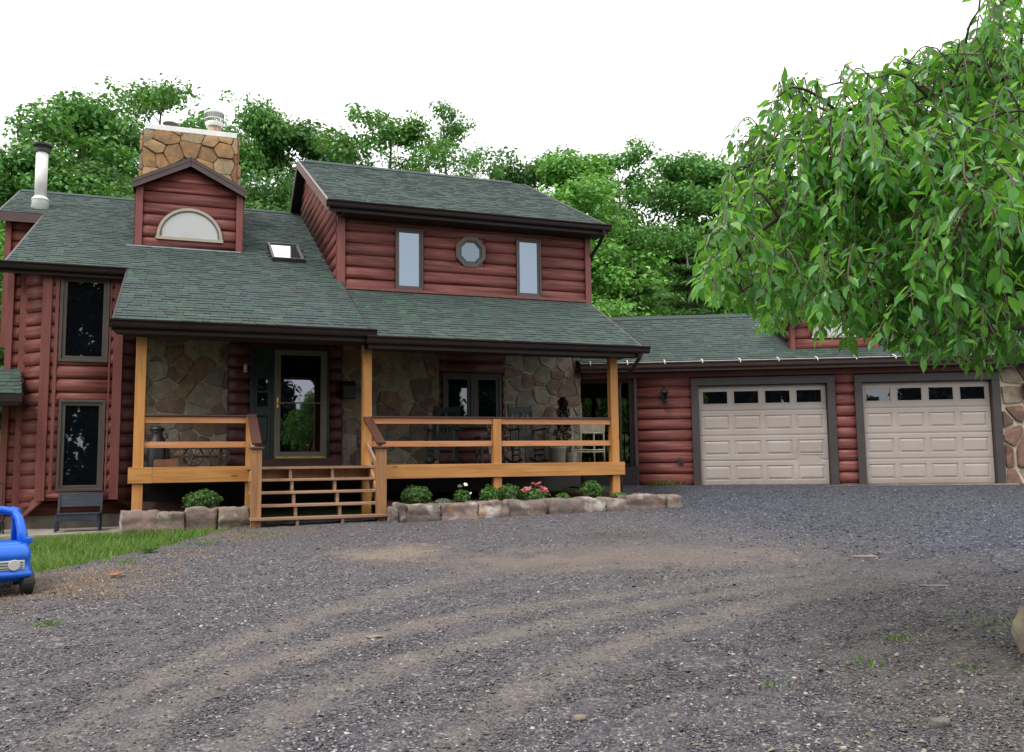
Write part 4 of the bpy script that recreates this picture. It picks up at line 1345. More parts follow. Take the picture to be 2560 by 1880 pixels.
def mk_gravel():
    t = NT('shale_gravel')
    pos = t.n('NewGeometry').outputs['Position']
    sx = t.n('SeparateXYZ', {0: pos})
    px, py = sx.outputs[0], sx.outputs[1]
    vo = t.n('TexVoronoi', {'Vector': pos, 'Scale': 46.0, 'Randomness': 1.0})
    cell = t.n('SeparateXYZ', {0: vo.outputs['Color']}).outputs[0]
    vo2 = t.n('TexVoronoi', {'Vector': pos, 'Scale': 95.0, 'Randomness': 1.0})
    cell2 = t.n('SeparateXYZ', {0: vo2.outputs['Color']}).outputs[1]
    c1 = t.ramp(cell, [(0.0, (0.034, 0.034, 0.043)), (0.3, (0.063, 0.060, 0.075)), (0.6, (0.099, 0.093, 0.106)), (0.86, (0.146, 0.131, 0.132)), (0.96, (0.292, 0.264, 0.259))])
    c2 = t.ramp(cell2, [(0.0, (0.041, 0.038, 0.045)), (0.6, (0.093, 0.083, 0.090)), (0.95, (0.199, 0.175, 0.169))])
    big = t.noise(pos, 0.55, 5, 0.6, 0.4)
    mid = t.noise(pos, 2.6, 5, 0.65, 0.3)
    col = t.mix(t.ramp(mid, [(0.42, (0, 0, 0)), (0.62, (1, 1, 1))]), c1, c2)
    # dust on wheel tracks and dry patches
    wob = t.math('MULTIPLY', t.math('SUBTRACT', mid, 0.5), 2.6)
    trk = t.math('ADD', track_nodes(t, px, py), wob)
    mt = t.ramp(trk, [(0.35, (1, 1, 1)), (1.45, (0, 0, 0))])
    fade = t.ramp(t.math('DIVIDE', py, 12.0), [(0.32, (0.55, 0.55, 0.55)), (0.55, (1, 1, 1)), (0.86, (0.0, 0.0, 0.0))])
    streak = t.noise(t.n('Mapping', {'Vector': pos, 'Rotation': (0, 0, -0.75), 'Scale': (2.2, 7.5, 1)}).outputs[0], 1.0, 6, 0.7, 0.5)
    mt = t.math('MULTIPLY', t.math('MULTIPLY', mt, fade), t.ramp(streak, [(0.33, (0.25, 0.25, 0.25)), (0.55, (1, 1, 1))]))
    col = t.mix(t.math('MULTIPLY', mt, 0.72), col, (0.195, 0.166, 0.144))
    # dark bands beside the tracks
    md = t.ramp(trk, [(1.2, (0, 0, 0)), (1.8, (1, 1, 1)), (2.6, (0, 0, 0))])
    col = t.mix(t.math('MULTIPLY', t.math('MULTIPLY', md, fade), 0.5), col, (0.056, 0.048, 0.044))
    for (cx, cy, rx, ry, c, a) in ((-1.35, 10.3, 0.9, 0.9, (0.27, 0.21, 0.15), 0.6), (1.6, 9.9, 2.3, 1.1, (0.19, 0.148, 0.118), 0.6), (0.1, 9.5, 1.6, 0.8, (0.18, 0.143, 0.115), 0.5), (1.35, 11.6, 1.0, 0.55, (0.075, 0.062, 0.058), 0.7),
                                   (-4.6, 8.6, 1.4, 1.1, (0.20, 0.14, 0.085), 0.45), (-3.6, 12.2, 1.2, 0.8, (0.16, 0.115, 0.085), 0.55), (3.4, 5.2, 1.7, 1.5, (0.10, 0.085, 0.06), 0.55)):
        b = t.math('ADD', blob(t, px, py, cx, cy, rx, ry), wob)
        col = t.mix(t.math('MULTIPLY', t.ramp(b, [(0.3, (1, 1, 1)), (1.25, (0, 0, 0))]), a), col, c)
    # fresh blue-grey stone in front of the garage
    fr = t.ramp(t.math('ADD', t.math('ADD', t.math('MULTIPLY', px, 0.22), t.math('MULTIPLY', py, 0.12)), t.math('MULTIPLY', wob, 0.12)), [(1.85 / 3, (0, 0, 0)), (2.35 / 3, (1, 1, 1))])
    fr = t.ramp(t.math('DIVIDE', t.math('ADD', t.math('ADD', t.math('MULTIPLY', px, 0.22), t.math('MULTIPLY', py, 0.12)), t.math('MULTIPLY', wob, 0.12)), 4.0), [(0.48, (0, 0, 0)), (0.60, (1, 1, 1))])
    col = t.mix(t.math('MULTIPLY', fr, 0.75), col, t.ramp(cell, [(0.0, (0.012, 0.015, 0.026)), (0.55, (0.032, 0.038, 0.058)), (0.85, (0.065, 0.073, 0.10)), (0.97, (0.24, 0.26, 0.29))]))
    col = t.mix(t.math('MULTIPLY', big, 0.45), col, t.mix(1.0, col, (0.72, 0.66, 0.62), 'MULTIPLY'))
    h = t.math('ADD', t.math('MULTIPLY', vo.outputs['Distance'], -1.0), t.math('MULTIPLY', cell, 0.6))
    nb = t.bump(t.noise(pos, 180, 3), 0.4, 0.006, t.bump(h, 0.8, 0.02))
    return t.done(t.bsdf(col, 0.85, nb, 0, 0.35))


M['gravel'] = mk_gravel()


def mk_soil():
    t = NT('lawn_soil')
    pos = t.n('NewGeometry').outputs['Position']
    n = t.noise(pos, 3.0, 6, 0.65)
    col = t.ramp(n, [(0.3, (0.045, 0.075, 0.018)), (0.55, (0.075, 0.115, 0.028)), (0.8, (0.13, 0.125, 0.045))])
    return t.done(t.bsdf(col, 0.95, t.bump(t.noise(pos, 40, 4), 0.6, 0.03), 0, 0.2))


M['soil'] = mk_soil()
grid_sheet('ground', np.concatenate([np.linspace(-400, -30, 12), np.linspace(-28, 28, 90), np.linspace(30, 400, 12)]), np.concatenate([np.linspace(-300, -10, 10), np.linspace(-8, 60, 120), np.linspace(64, 500, 12)]), M['soil'], -0.03)
grid_sheet('driveway', np.arange(-14, 16, 0.14), np.arange(-4, 20, 0.14), M['gravel'], 0.0, in_drive, 0.004)

# concrete pad in front of the bay
pad = ob('patio_slab', MB().box(-6.5, -0.9, 15.75, 17.7, 0.42, 0.565), M['concrete'], None)
pad.rotation_euler = (0, 0, HY)
pad['kind'] = 'structure'

# --- loose gravel
CLASTS = np.array([(1, 0, 0), (0.45, 0.8, 0.1), (-0.6, 0.7, 0), (-1, -0.1, 0.1), (-0.4, -0.8, 0), (0.55, -0.75, 0.05), (0.1, 0.05, 1.0)])
CL_F = np.array([(0, 1, 6), (1, 2, 6), (2, 3, 6), (3, 4, 6), (4, 5, 6), (5, 0, 6)])


def scatter_chips(P, size, flat, tilt, rng):
    n = len(P)
    base = CLASTS[None] * (1 + rng.normal(0, 0.22, (n, 7, 3)))
    base[:, 6, :2] += rng.normal(0, 0.35, (n, 2))
    base[:, :, 0] *= rng.uniform(0.7, 1.5, (n, 1))
    base = base * size[:, None, None]
    base[:, :, 2] *= flat[:, None]
    yaw = rng.uniform(0, 2 * np.pi, n)
    tx, ty = rng.normal(0, tilt, n), rng.normal(0, tilt, n)
    x, y, z = base[..., 0], base[..., 1], base[..., 2]
    c, s = np.cos(yaw)[:, None], np.sin(yaw)[:, None]
    X, Y = c * x - s * y, s * x + c * y
    Z = z + X * tx[:, None] + Y * ty[:, None]
    V = np.stack([X + P[:, :1], Y + P[:, 1:2], Z + P[:, 2:3]], -1).reshape(-1, 3)
    F = (CL_F[None] + 7 * np.arange(n)[:, None, None]).reshape(-1, 3)
    return V, F


def mk_chip(name, stops):
    t = NT(name)
    g = t.n('NewGeometry')
    col = t.ramp(g.outputs['Random Per Island'], stops)
    nz = t.noise(g.outputs['Position'], 0.5, 4)
    col = t.mix(t.ramp(nz, [(0.35, (0.0, 0.0, 0.0)), (0.7, (0.5, 0.5, 0.5))]), col, (0.085, 0.072, 0.065))
    return t.done(t.bsdf(col, 0.8, None, 0, 0.35))


M['chip'] = mk_chip('shale_chip', [(0.0, (0.028, 0.028, 0.036)), (0.35, (0.059, 0.057, 0.071)), (0.65, (0.095, 0.090, 0.105)), (0.85, (0.151, 0.139, 0.141)), (0.95, (0.257, 0.237, 0.228)), (1.0, (0.489, 0.450, 0.433))])
M['bluechip'] = mk_chip('blue_shale_chip', [(0.0, (0.009, 0.011, 0.023)), (0.45, (0.025, 0.032, 0.059)), (0.8, (0.049, 0.061, 0.102)), (0.95, (0.114, 0.138, 0.203)), (1.0, (0.222, 0.253, 0.334))])
M['pebble'] = mk_chip('river_pebble', [(0.0, (0.045, 0.042, 0.040)), (0.4, (0.11, 0.098, 0.075)), (0.7, (0.16, 0.13, 0.09)), (0.9, (0.23, 0.19, 0.14)), (1.0, (0.38, 0.36, 0.30))])


def track_density(X, Y):
    m = np.full(X.shape, 9.0)
    for c, k, y0, w in ((-2.28, 0.105, 4.6, 0.17), (-1.92, 0.30, 4.8, 0.15), (-1.40, 0.22, 4.0, 0.16), (-0.45, 0.16, 3.4, 0.15)):
        m = np.minimum(m, np.abs(X - c - k * (Y - y0) ** 2) / (w * (1 + 2 * k * np.abs(Y - y0))))
    d = np.where(Y < 10.5, 0.25 + 0.75 * sstep(0.4, 1.6, m), 1.0)
    for cx, cy, rx, ry in ((1.6, 9.9, 2.2, 1.1), (0.1, 9.5, 1.6, 0.8), (-1.35, 10.3, 0.9, 0.8)):
        d *= 0.25 + 0.75 * sstep(0.4, 1.3, np.hypot((X - cx) / rx, (Y - cy) / ry))
    return d


def sample_drive(n, ymin, ymax, power, rng):
    out = []
    need = n
    while need > 0:
        m = int(need * 2.2) + 100
        q = rng.uniform(0, 1, m)
        a = 1 - power
        Y = (ymin ** a + q * (ymax ** a - ymin ** a)) ** (1 / a)
        X = rng.uniform(-0.64, 0.64, m) * Y
        ok = in_drive(X, Y) & (rng.uniform(0, 1, m) < track_density(X, Y))
        P = np.stack([X[ok], Y[ok]], 1)[:need]
        out.append(P)
        need -= len(P)
    return np.concatenate(out)


rg = np.random.default_rng(5)
P = sample_drive(135000, 3.7, 17.5, 1.35, rg)
P = np.column_stack([P, ground_z(P[:, 0], P[:, 1]) + 0.0015])
blue = (P[:, 0] * 0.22 + P[:, 1] * 0.12 + rg.normal(0, 0.16, len(P))) > 2.12
sz = rg.lognormal(math.log(0.0064), 0.36, len(P)).clip(0.003, 0.021)
for nm, sel, mt in (('shale_gravel', ~blue, 'chip'), ('blue_shale_gravel', blue, 'bluechip')):
    V, F = scatter_chips(P[sel], sz[sel] * (1.35 if mt == 'bluechip' else 1), rg.uniform(0.25, 0.7, sel.sum()), 0.22, rg)
    o = ob(nm, mesh_np(nm, V, F), M[mt])
    o['kind'] = 'stuff'
    o['label'] = 'loose grey shale gravel over the drive' if mt == 'chip' else 'fresh blue-grey gravel in front of the garage'
n = 4200
X = rg.uniform(0.6, 4.6, n)
Y = rg.uniform(3.9, 8.2, n)
ok = (X - 0.6) * 0.9 + (8.2 - Y) * 0.75 + rg.normal(0, 0.6, n) > 3.3
X, Y = X[ok], Y[ok]
V, F = scatter_chips(np.column_stack([X, Y, ground_z(X, Y) + 0.002]), rg.lognormal(math.log(0.011), 0.35, len(X)).clip(0.005, 0.03), rg.uniform(0.5, 0.9, len(X)), 0.15, rg)
o = ob('river_pebbles', mesh_np('river_pebbles', V, F), M['pebble'])
tag(o, 'brownish pebbles scattered under the weeping tree', None, None, 'stuff')


# --- single rocks
def rock_mesh(w, d, h, seed, n=5, rough=0.06, round_=0.25):
    """a quarried block: cube grid pulled towards an ellipsoid, then chipped"""
    r = np.random.default_rng(seed)
    lin = np.linspace(-1, 1, n)
    idx = {}
    vs = []

    def vid(p):
        k = tuple(np.round(p, 4))
        if k not in idx:
            idx[k] = len(vs)
            vs.append(p)
        return idx[k]
    fs = []
    for ax in range(3):
        for sg in (-1, 1):
            for i in range(n - 1):
                for j in range(n - 1):
                    q = []
                    for a, b in ((i, j), (i + 1, j), (i + 1, j + 1), (i, j + 1)):
                        p = [0, 0, 0]
                        p[ax] = sg
                        p[(ax + 1) % 3] = lin[a]
                        p[(ax + 2) % 3] = lin[b]
                        q.append(vid(np.array(p, float)))
                    fs.append(q if sg > 0 else q[::-1])
    V = np.array(vs)
    L = np.linalg.norm(V, axis=1, keepdims=True)
    V = V * (1 - round_) + V / L * round_ * 1.25
    ph = r.uniform(0, 6, (4, 3))
    fr = r.uniform(1.2, 4.0, (4, 3))
    for k in range(4):
        V += np.sin(V[:, [1, 2, 0]] * fr[k] * (1 + 0.8 * k) + ph[k]) * rough / (1 + k * 0.5)
    V += r.normal(0, rough * 0.35, V.shape)
    V *= np.array([w / 2, d / 2, h / 2])
    return mesh_np('rock', V, np.array(fs))


def wall_of_blocks(label, spans, v0, ztop, zbot, seed, rot):
    uc = (spans[0][0] + spans[-1][1]) / 2
    t = thing('retaining_wall', label, 'stone wall', HW(uc, v0, zbot), (uc, v0, zbot), HY)
    for i, s in enumerate(spans):
        a, b = s[0], s[1]
        zt_ = ztop + (s[2] if len(s) > 2 else 0)
        r = random.Random(seed + i)
        h = zt_ - zbot
        me = rock_mesh(b - a - 0.012, 0.42, h, seed * 10 + i, 11, 0.06, 0.17)
        ob('stone_block', me, M['rock'], t, ((a + b) / 2, v0 + 0.21 + r.uniform(-0.03, 0.03), zbot + h / 2), (r.uniform(-0.03, 0.03), r.uniform(-0.03, 0.03), r.uniform(-0.05, 0.05)))
    return t


wall_of_blocks('short row of rough stone blocks left of the porch steps', [(-0.87, -0.38, 0.01), (-0.40, -0.02, -0.02), (-0.02, 0.42, 0.03), (0.42, 0.87, 0.02)], 13.55, 0.985, 0.62, 31, 0)
wall_of_blocks('long row of rough stone blocks edging the flower bed right of the steps', [(2.86, 2.96, -0.05), (2.95, 3.10, 0.01), (3.08, 3.61, 0.0), (3.61, 4.22, 0.0), (4.22, 4.73, 0.0), (4.73, 5.40, 0.01), (5.40, 6.38, 0.02), (6.38, 6.80, 0.01), (6.80, 7.55, 0.04), (7.55, 7.83, 0.02)], 12.92, 1.005, 0.60, 57, 0)


def single_rock(name, label, cat, w, d, h, loc, seed, mat, rotz=0, **k):
    o = ob(name, rock_mesh(w, d, h, seed, 7, **k), M[mat], None, loc, (0, 0, rotz))
    return tag(o, label, cat)


M['tanrock'] = m_stone('tan_boulder_stone', [(0.0, (0.40, 0.33, 0.23)), (0.5, (0.36, 0.31, 0.23))], 0.9, 6.0)
single_rock('boulder', 'tan boulder at the right picture edge under the tree', 'boulder', 0.34, 0.36, 0.42, (3.50, 5.78, 0.44), 3, 'tanrock', 0.4, rough=0.07, round_=0.5)
single_rock('boulder', 'half-hidden grey rock behind the tan boulder at the right edge', 'boulder', 0.4, 0.3, 0.34, (3.74, 6.1, 0.46), 4, 'rock', 1.0, rough=0.07, round_=0.5)
M['slab'] = m_plain('tan_flagstone', (0.21, 0.175, 0.13), 0.9, 0, 0.2, 14.0, 0.3)
M['greyslab'] = m_plain('grey_flagstone', (0.14, 0.13, 0.12), 0.9, 0, 0.2, 14.0, 0.3)
single_rock('flat_stone', 'pale flat stone lying in the gravel before the right garage door', 'stone', 0.25, 0.14, 0.03, (3.82, 9.68, 0.538), 12, 'slab', 0.2, rough=0.08, round_=0.3)
single_rock('flat_stone', 'grey flat stone in the drive below the weeping tree', 'stone', 0.24, 0.14, 0.03, (3.80, 8.05, 0.446), 13, 'greyslab', -0.3, rough=0.08, round_=0.3)
single_rock('flat_stone', 'small brown stone chip near the bottom right corner', 'stone', 0.09, 0.06, 0.05, (2.13, 4.55, 0.27), 14, 'greyslab', 0.5, rough=0.1, round_=0.3)
single_rock('flat_stone', 'ochre stone chip in the middle of the foreground gravel', 'stone', 0.06, 0.04, 0.03, (0.33, 4.7, 0.275), 15, 'slab', 0.5, rough=0.1, round_=0.3)
single_rock('flat_stone', 'tan flat stone between the wheel tracks', 'stone', 0.10, 0.08, 0.015, (-1.02, 6.45, 0.37), 16, 'slab', 0.5, rough=0.1, round_=0.3)

# --- mulch beds
def mk_mulch():
    t = NT('bark_mulch')
    pos = t.n('NewGeometry').outputs['Position']
    vo = t.n('TexVoronoi', {'Vector': t.n('Mapping', {'Vector': pos, 'Scale': (1, 1.8, 1)}).outputs[0], 'Scale': 38.0})
    c = t.n('SeparateXYZ', {0: vo.outputs['Color']}).outputs[0]
    col = t.ramp(c, [(0.0, (0.022, 0.010, 0.007)), (0.5, (0.055, 0.025, 0.018)), (0.9, (0.095, 0.048, 0.036))])
    return t.done(t.bsdf(col, 0.95, t.bump(vo.outputs['Distance'], 0.9, 0.03), 0, 0.2))


M['mulch'] = mk_mulch()


def mulch_bed(u0, u1, v0, v1, zf, zb, seed):
    r = np.random.default_rng(seed)
    us = np.linspace(u0, u1, int((u1 - u0) / 0.09))
    vv = np.linspace(v0, v1, int((v1 - v0) / 0.09))
    U, V = np.meshgrid(us, vv)
    Z = zf + (zb - zf) * sstep(v0, v1, V) + r.normal(0, 0.008, U.shape) + 0.02 * np.sin(U * 5 + 1) * np.cos(V * 4)
    P = np.stack([U.ravel(), V.ravel(), Z.ravel()], 1)
    nx = len(us)
    I, J = np.meshgrid(np.arange(nx - 1), np.arange(len(vv) - 1))
    a = (J * nx + I).ravel()
    o = ob('mulch_bed', mesh_np('mulch_bed', P, np.stack([a, a + 1, a + nx + 1, a + nx], 1), True), M['mulch'])
    o.rotation_euler = (0, 0, HY)
    o['kind'] = 'structure'


mulch_bed(-0.80, 0.88, 13.75, 17.55, 0.93, 1.0, 1)
mulch_bed(2.92, 7.85, 13.10, 17.55, 0.945, 1.02, 2)
mulch_bed(0.885, 2.915, 13.2, 17.55, 0.66, 0.8, 3)

# --- lawn
def mk_grass(name, stops):
    t = NT(name)
    g = t.n('NewGeometry')
    f = t.math('ADD', t.math('MULTIPLY', g.outputs['Random Per Island'], 0.6), t.math('MULTIPLY', t.noise(g.outputs['Position'], 1.6, 4), 0.45))
    col = t.ramp(f, stops)
    p = t.bsdf(col, 0.55, None, 0, 0.3)
    tr = t.n('BsdfTranslucent', {'Color': col}).outputs[0]
    return t.done(t.n('MixShader', {0: 0.3, 1: p, 2: tr}).outputs[0])


M['grass'] = mk_grass('lawn_grass', [(0.15, (0.05, 0.12, 0.015)), (0.5, (0.10, 0.21, 0.028)), (0.75, (0.17, 0.27, 0.045)), (0.92, (0.33, 0.32, 0.10))])
M['straw'] = mk_grass('dry_straw', [(0.2, (0.26, 0.15, 0.05)), (0.6, (0.42, 0.27, 0.11)), (0.9, (0.50, 0.38, 0.2))])


def blades(P, hgt, wid, lean, rng):
    n = len(P)
    yaw = rng.uniform(0, 2 * np.pi, n)
    d = np.stack([np.cos(yaw), np.sin(yaw), np.zeros(n)], 1)
    la = rng.uniform(0, 2 * np.pi, n)
    l = np.stack([np.cos(la), np.sin(la), np.zeros(n)], 1) * (rng.uniform(0.2, 1, n) * lean * hgt)[:, None]
    up = np.zeros((n, 3))
    up[:, 2] = hgt
    w = d * wid[:, None]
    V = np.stack([P - w, P + w, P + up * 0.6 + l * 0.4 + w * 0.75, P + up * 0.6 + l * 0.4 - w * 0.75, P + up * 0.95 + l * 1.0 + w * 0.1, P + up * 0.95 + l - w * 0.1], 1)
    o = 6 * np.arange(n)[:, None, None]
    F = (np.array([(0, 1, 2, 3), (3, 2, 4, 5)])[None] + o).reshape(-1, 4)
    return V.reshape(-1, 3), F


def in_lawn(X, Y, soft, rng):
    u = X * math.cos(HY) + Y * math.sin(HY)
    v = -X * math.sin(HY) + Y * math.cos(HY)
    e = drive_edge(X) + 0.25 * np.sin(X * 4.3) + 0.18 * np.sin(X * 9 + 1) + rng.normal(0, soft, X.shape)
    ok = (Y > e) & (X < -3.5)
    ok &= ~((u > -1.0) & (v > 13.6))
    ok &= ~((u > 0.35) & (v > 12.6) & (rng.uniform(0, 1, X.shape) < 0.9))
    ok &= ~((u > -7) & (u < -0.9) & (v > 15.72) & (v < 25))
    return ok


rg = np.random.default_rng(9)
X = rg.uniform(-14, -3.5, 230000)
Y = rg.uniform(6.5, 19, 230000)
dn = np.clip(1.25 - np.abs(X + 5.5) * 0.11, 0.1, 1) * (0.62 + 0.5 * np.sin(X * 2.3 + Y * 1.7) * np.sin(X * 1.1 - Y * 2.9))
ok = in_lawn(X, Y, 0.22, rg) & (rg.uniform(0, 1, len(X)) < dn)
X, Y = X[ok][:52000], Y[ok][:52000]
V, F = blades(np.column_stack([X, Y, ground_z(X, Y) - 0.032]), rg.uniform(0.05, 0.115, len(X)), rg.uniform(0.0025, 0.005, len(X)), 0.8, rg)
tag(ob('lawn_grass', mesh_np('lawn_grass', V, F), M['grass']), 'green lawn grass between the drive and the house', None, None, 'stuff')
# dry straw along the edge and by the toy car
cs = [(-3.9, 8.0, 0.25, 200), (-4.0, 9.3, 0.3, 260), (-3.6, 10.4, 0.3, 200), (-4.75, 9.0, 0.35, 260), (-4.1, 8.75, 0.28, 200), (-4.9, 8.0, 0.35, 260), (-4.35, 8.35, 0.3, 260), (-4.5, 7.4, 0.3, 200), (-4.3, 9.6, 0.22, 150), (-4.0, 10.6, 0.25, 120), (-3.75, 11.7, 0.3, 120), (2.6, 4.45, 0.12, 50)]
Ps = []
for cx, cy, s, k in cs:
    Ps.append(np.column_stack([rg.normal(cx, s, k), rg.normal(cy, s * 0.6, k)]))
Ps = np.concatenate(Ps)
V, F = blades(np.column_stack([Ps, ground_z(Ps[:, 0], Ps[:, 1])]), rg.uniform(0.008, 0.03, len(Ps)), rg.uniform(0.002, 0.004, len(Ps)), 3.0, rg)
tag(ob('dry_straw', mesh_np('dry_straw', V, F), M['straw']), 'dry orange straw along the lawn edge', None, None, 'stuff')
# weeds in the gravel
cs = [(3.45, 5.0, 0.12, 40), (2.8, 5.5, 0.10, 25), (3.6, 6.6, 0.2, 80), (2.2, 5.65, 0.05, 30), (3.0, 4.9, 0.12, 60), (2.65, 6.2, 0.06, 40), (2.9, 4.5, 0.1, 60), (-3.62, 6.95, 0.05, 60), (-4.3, 9.9, 0.15, 80), (-3.9, 11.2, 0.2, 110), (-3.5, 12.0, 0.22, 120), (1.5, 5.2, 0.05, 18)]
Ps = []
for cx, cy, s, k in cs:
    Ps.append(np.column_stack([rg.normal(cx, s, k), rg.normal(cy, s, k)]))
Ps = np.concatenate(Ps)
V, F = blades(np.column_stack([Ps, ground_z(Ps[:, 0], Ps[:, 1])]), rg.uniform(0.015, 0.05, len(Ps)), rg.uniform(0.003, 0.007, len(Ps)), 1.6, rg)
tag(ob('gravel_weeds', mesh_np('gravel_weeds', V, F), M['grass']), 'small green weeds sprouting in the gravel', None, None, 'stuff')

# ================================================================== PLANTS IN THE BEDS
def leaf_quads(C, N, size, rng, aspect=0.5, droop=0.0):
    """diamond leaves at C facing roughly N; two triangles each (as one quad, folded)"""
    n = len(C)
    r = rng.normal(size=(n, 3))
    N = N / np.maximum(np.linalg.norm(N, axis=1, keepdims=True), 1e-6)
    t = np.cross(N, r)
    t /= np.maximum(np.linalg.norm(t, axis=1, keepdims=True), 1e-6)
    t[:, 2] -= droop
    t /= np.maximum(np.linalg.norm(t, axis=1, keepdims=True), 1e-6)
    s = np.cross(N, t)
    s /= np.maximum(np.linalg.norm(s, axis=1, keepdims=True), 1e-6)
    L = size[:, None]
    fold = N * L * 0.12
    V = np.stack([C - t * L * 0.5, C + s * L * aspect * 0.5 + fold, C + t * L * 0.5, C - s * L * aspect * 0.5 + fold], 1).reshape(-1, 3)
    F = np.arange(4 * n).reshape(-1, 4)
    return V, F


M['box'] = m_leaf('boxwood_leaf', [(0.15, (0.018, 0.055, 0.012)), (0.5, (0.04, 0.11, 0.022)), (0.85, (0.10, 0.21, 0.04))], 0.2)
M['greyleaf'] = m_leaf('grey_green_leaf', [(0.2, (0.06, 0.085, 0.06)), (0.8, (0.14, 0.18, 0.13))], 0.15)
M['midleaf'] = m_leaf('bedding_leaf', [(0.15, (0.03, 0.09, 0.02)), (0.5, (0.06, 0.16, 0.03)), (0.85, (0.12, 0.26, 0.05))], 0.25)
M['petalwhite'] = m_plain('white_petal', (0.82, 0.82, 0.78), 0.6, 0, 0.05)
M['petalpink'] = m_leaf('pink_petal', [(0.2, (0.62, 0.13, 0.17)), (0.6, (0.74, 0.25, 0.26)), (0.9, (0.82, 0.48, 0.46))], 0.25, 0.6, (0.8, 0.3, 0.3))
M['petalred'] = m_plain('deep_red_petal', (0.22, 0.008, 0.012), 0.6, 0, 0.2)
M['yolk'] = m_plain('yellow_flower_centre', (0.7, 0.42, 0.03), 0.7, 0, 0.1)


def shrub(name, label, cat, u, v, z, rx, rz, n, lsize, seed, mat='box', group=None, lumpy=0.25, upright=0.4, frame=HW):
    rng = np.random.default_rng(seed)
    t = thing(name, label, cat, frame(u, v, z), (0, 0, 0), rng.uniform(0, 6), group)
    d = rng.normal(size=(n, 3))
    d /= np.linalg.norm(d, axis=1, keepdims=True)
    r = rng.uniform(0.25, 1, n) ** 0.45
    lump = 1 + lumpy * (np.sin(d[:, 0] * 5 + seed) * np.cos(d[:, 1] * 6 + 2 * seed) + 0.6 * np.sin(d[:, 2] * 9 + d[:, 0] * 7)) * 0.5
    C = d * (r * lump)[:, None] * np.array([rx, rx, rz])
    C[:, 2] += rz * 0.92
    C[:, 2] = np.maximum(C[:, 2], 0.015)
    N = d + np.array([0, 0, upright]) + rng.normal(0, 0.55, (n, 3))
    V, F = leaf_quads(C, N, lsize * rng.uniform(0.7, 1.3, n), rng, 0.55)
    ob('foliage', mesh_np('foliage', V, F), M[mat], t)
    st_ = MB()
    for k in range(6):
        a = k * 1.05 + seed
        st_.tube([(0, 0, -0.02), (rx * 0.3 * math.cos(a), rx * 0.3 * math.sin(a), rz * 0.7), (rx * 0.6 * math.cos(a), rx * 0.6 * math.sin(a), rz * 1.3)], [0.008, 0.006, 0.003], 5)
    ob('stem', st_, M['twig'], t)
    return t


BG = 'clipped shrubs in the porch beds'
shrub('boxwood', 'rounded green shrub in the bed left of the steps', 'shrub', 0.22, 14.05, 0.95, 0.27, 0.165, 2300, 0.042, 1, group=BG, lumpy=0.3)
shrub('boxwood', 'largest round shrub, first right of the porch steps', 'shrub', 3.44, 13.75, 0.95, 0.25, 0.165, 2300, 0.042, 2, group=BG, lumpy=0.2)
shrub('boxwood', 'wide green shrub between the porch middle post and the pink roses', 'shrub', 5.08, 13.9, 0.96, 0.22, 0.15, 1900, 0.042, 3, group=BG, lumpy=0.25)
shrub('boxwood', 'green shrub with a browning foot near the right porch post', 'shrub', 6.64, 13.95, 0.97, 0.20, 0.16, 1800, 0.042, 4, group=BG, lumpy=0.35)
shrub('bushy_plant', 'small blue-green leafy plant beside the middle post', 'plant', 4.68, 13.75, 0.95, 0.155, 0.15, 900, 0.05, 5, 'midleaf', lumpy=0.4, upright=0.9)
shrub('cushion_plant', 'low grey-green cushion plant at the bed edge', 'plant', 3.80, 13.45, 0.95, 0.14, 0.06, 700, 0.035, 6, 'greyleaf', lumpy=0.3, upright=1.0)
shrub('leafy_plant', 'small bright green plant right of the pink roses', 'plant', 5.93, 13.6, 0.95, 0.12, 0.075, 420, 0.06, 7, 'midleaf', upright=1.0)
shrub('leafy_plant', 'flat green clump at the foot of the right porch post', 'plant', 7.05, 13.7, 0.97, 0.15, 0.055, 520, 0.055, 8, 'midleaf', upright=1.2)


def flower_head(r, petals, seed, cup):
    rr = random.Random(seed)
    mb = MB()
    for k in range(petals):
        a = 2 * math.pi * k / petals + rr.uniform(-0.15, 0.15)
        c, s = math.cos(a), math.sin(a)
        w = r * 0.42
        mb.add([(0, 0, 0), (c * r * 0.6 - s * w, s * r * 0.6 + c * w, cup * r * 0.5), (c * r, s * r, cup * r * rr.uniform(0.7, 1.1)), (c * r * 0.6 + s * w, s * r * 0.6 - c * w, cup * r * 0.5)], [(0, 1, 2, 3)])
    return mb.mesh('petals')


t = shrub('daisy_plant', 'leafy plant with white daisy flowers beside the round shrub', 'flower', 4.21, 13.75, 0.95, 0.125, 0.13, 620, 0.06, 11, 'midleaf', upright=0.6)
dm = flower_head(0.036, 12, 1, 0.1)
dm.materials.append(M['petalwhite'])
for k, (x, y, z) in enumerate(((-0.07, -0.04, 0.30), (-0.01, -0.05, 0.325), (0.05, -0.03, 0.32), (0.03, -0.06, 0.30), (0.12, -0.06, 0.17), (-0.10, -0.05, 0.295))):
    f = ob('flower', dm, None, t, Vector((x, y, z)), (0.7 * math.sin(k * 2.1), 0.7 * math.cos(k * 1.7), k))
    ob('flower_centre', MB().lathe([(0.011, 0), (0.011, 0.005), (0.004, 0.009)], (0, 0, 0), 8), M['yolk'], f)
t = shrub('rose_bush', 'low bush covered in pink blossoms in the porch bed', 'flower', 5.46, 13.68, 0.95, 0.22, 0.12, 1300, 0.05, 12, 'midleaf', lumpy=0.3)
rs = []
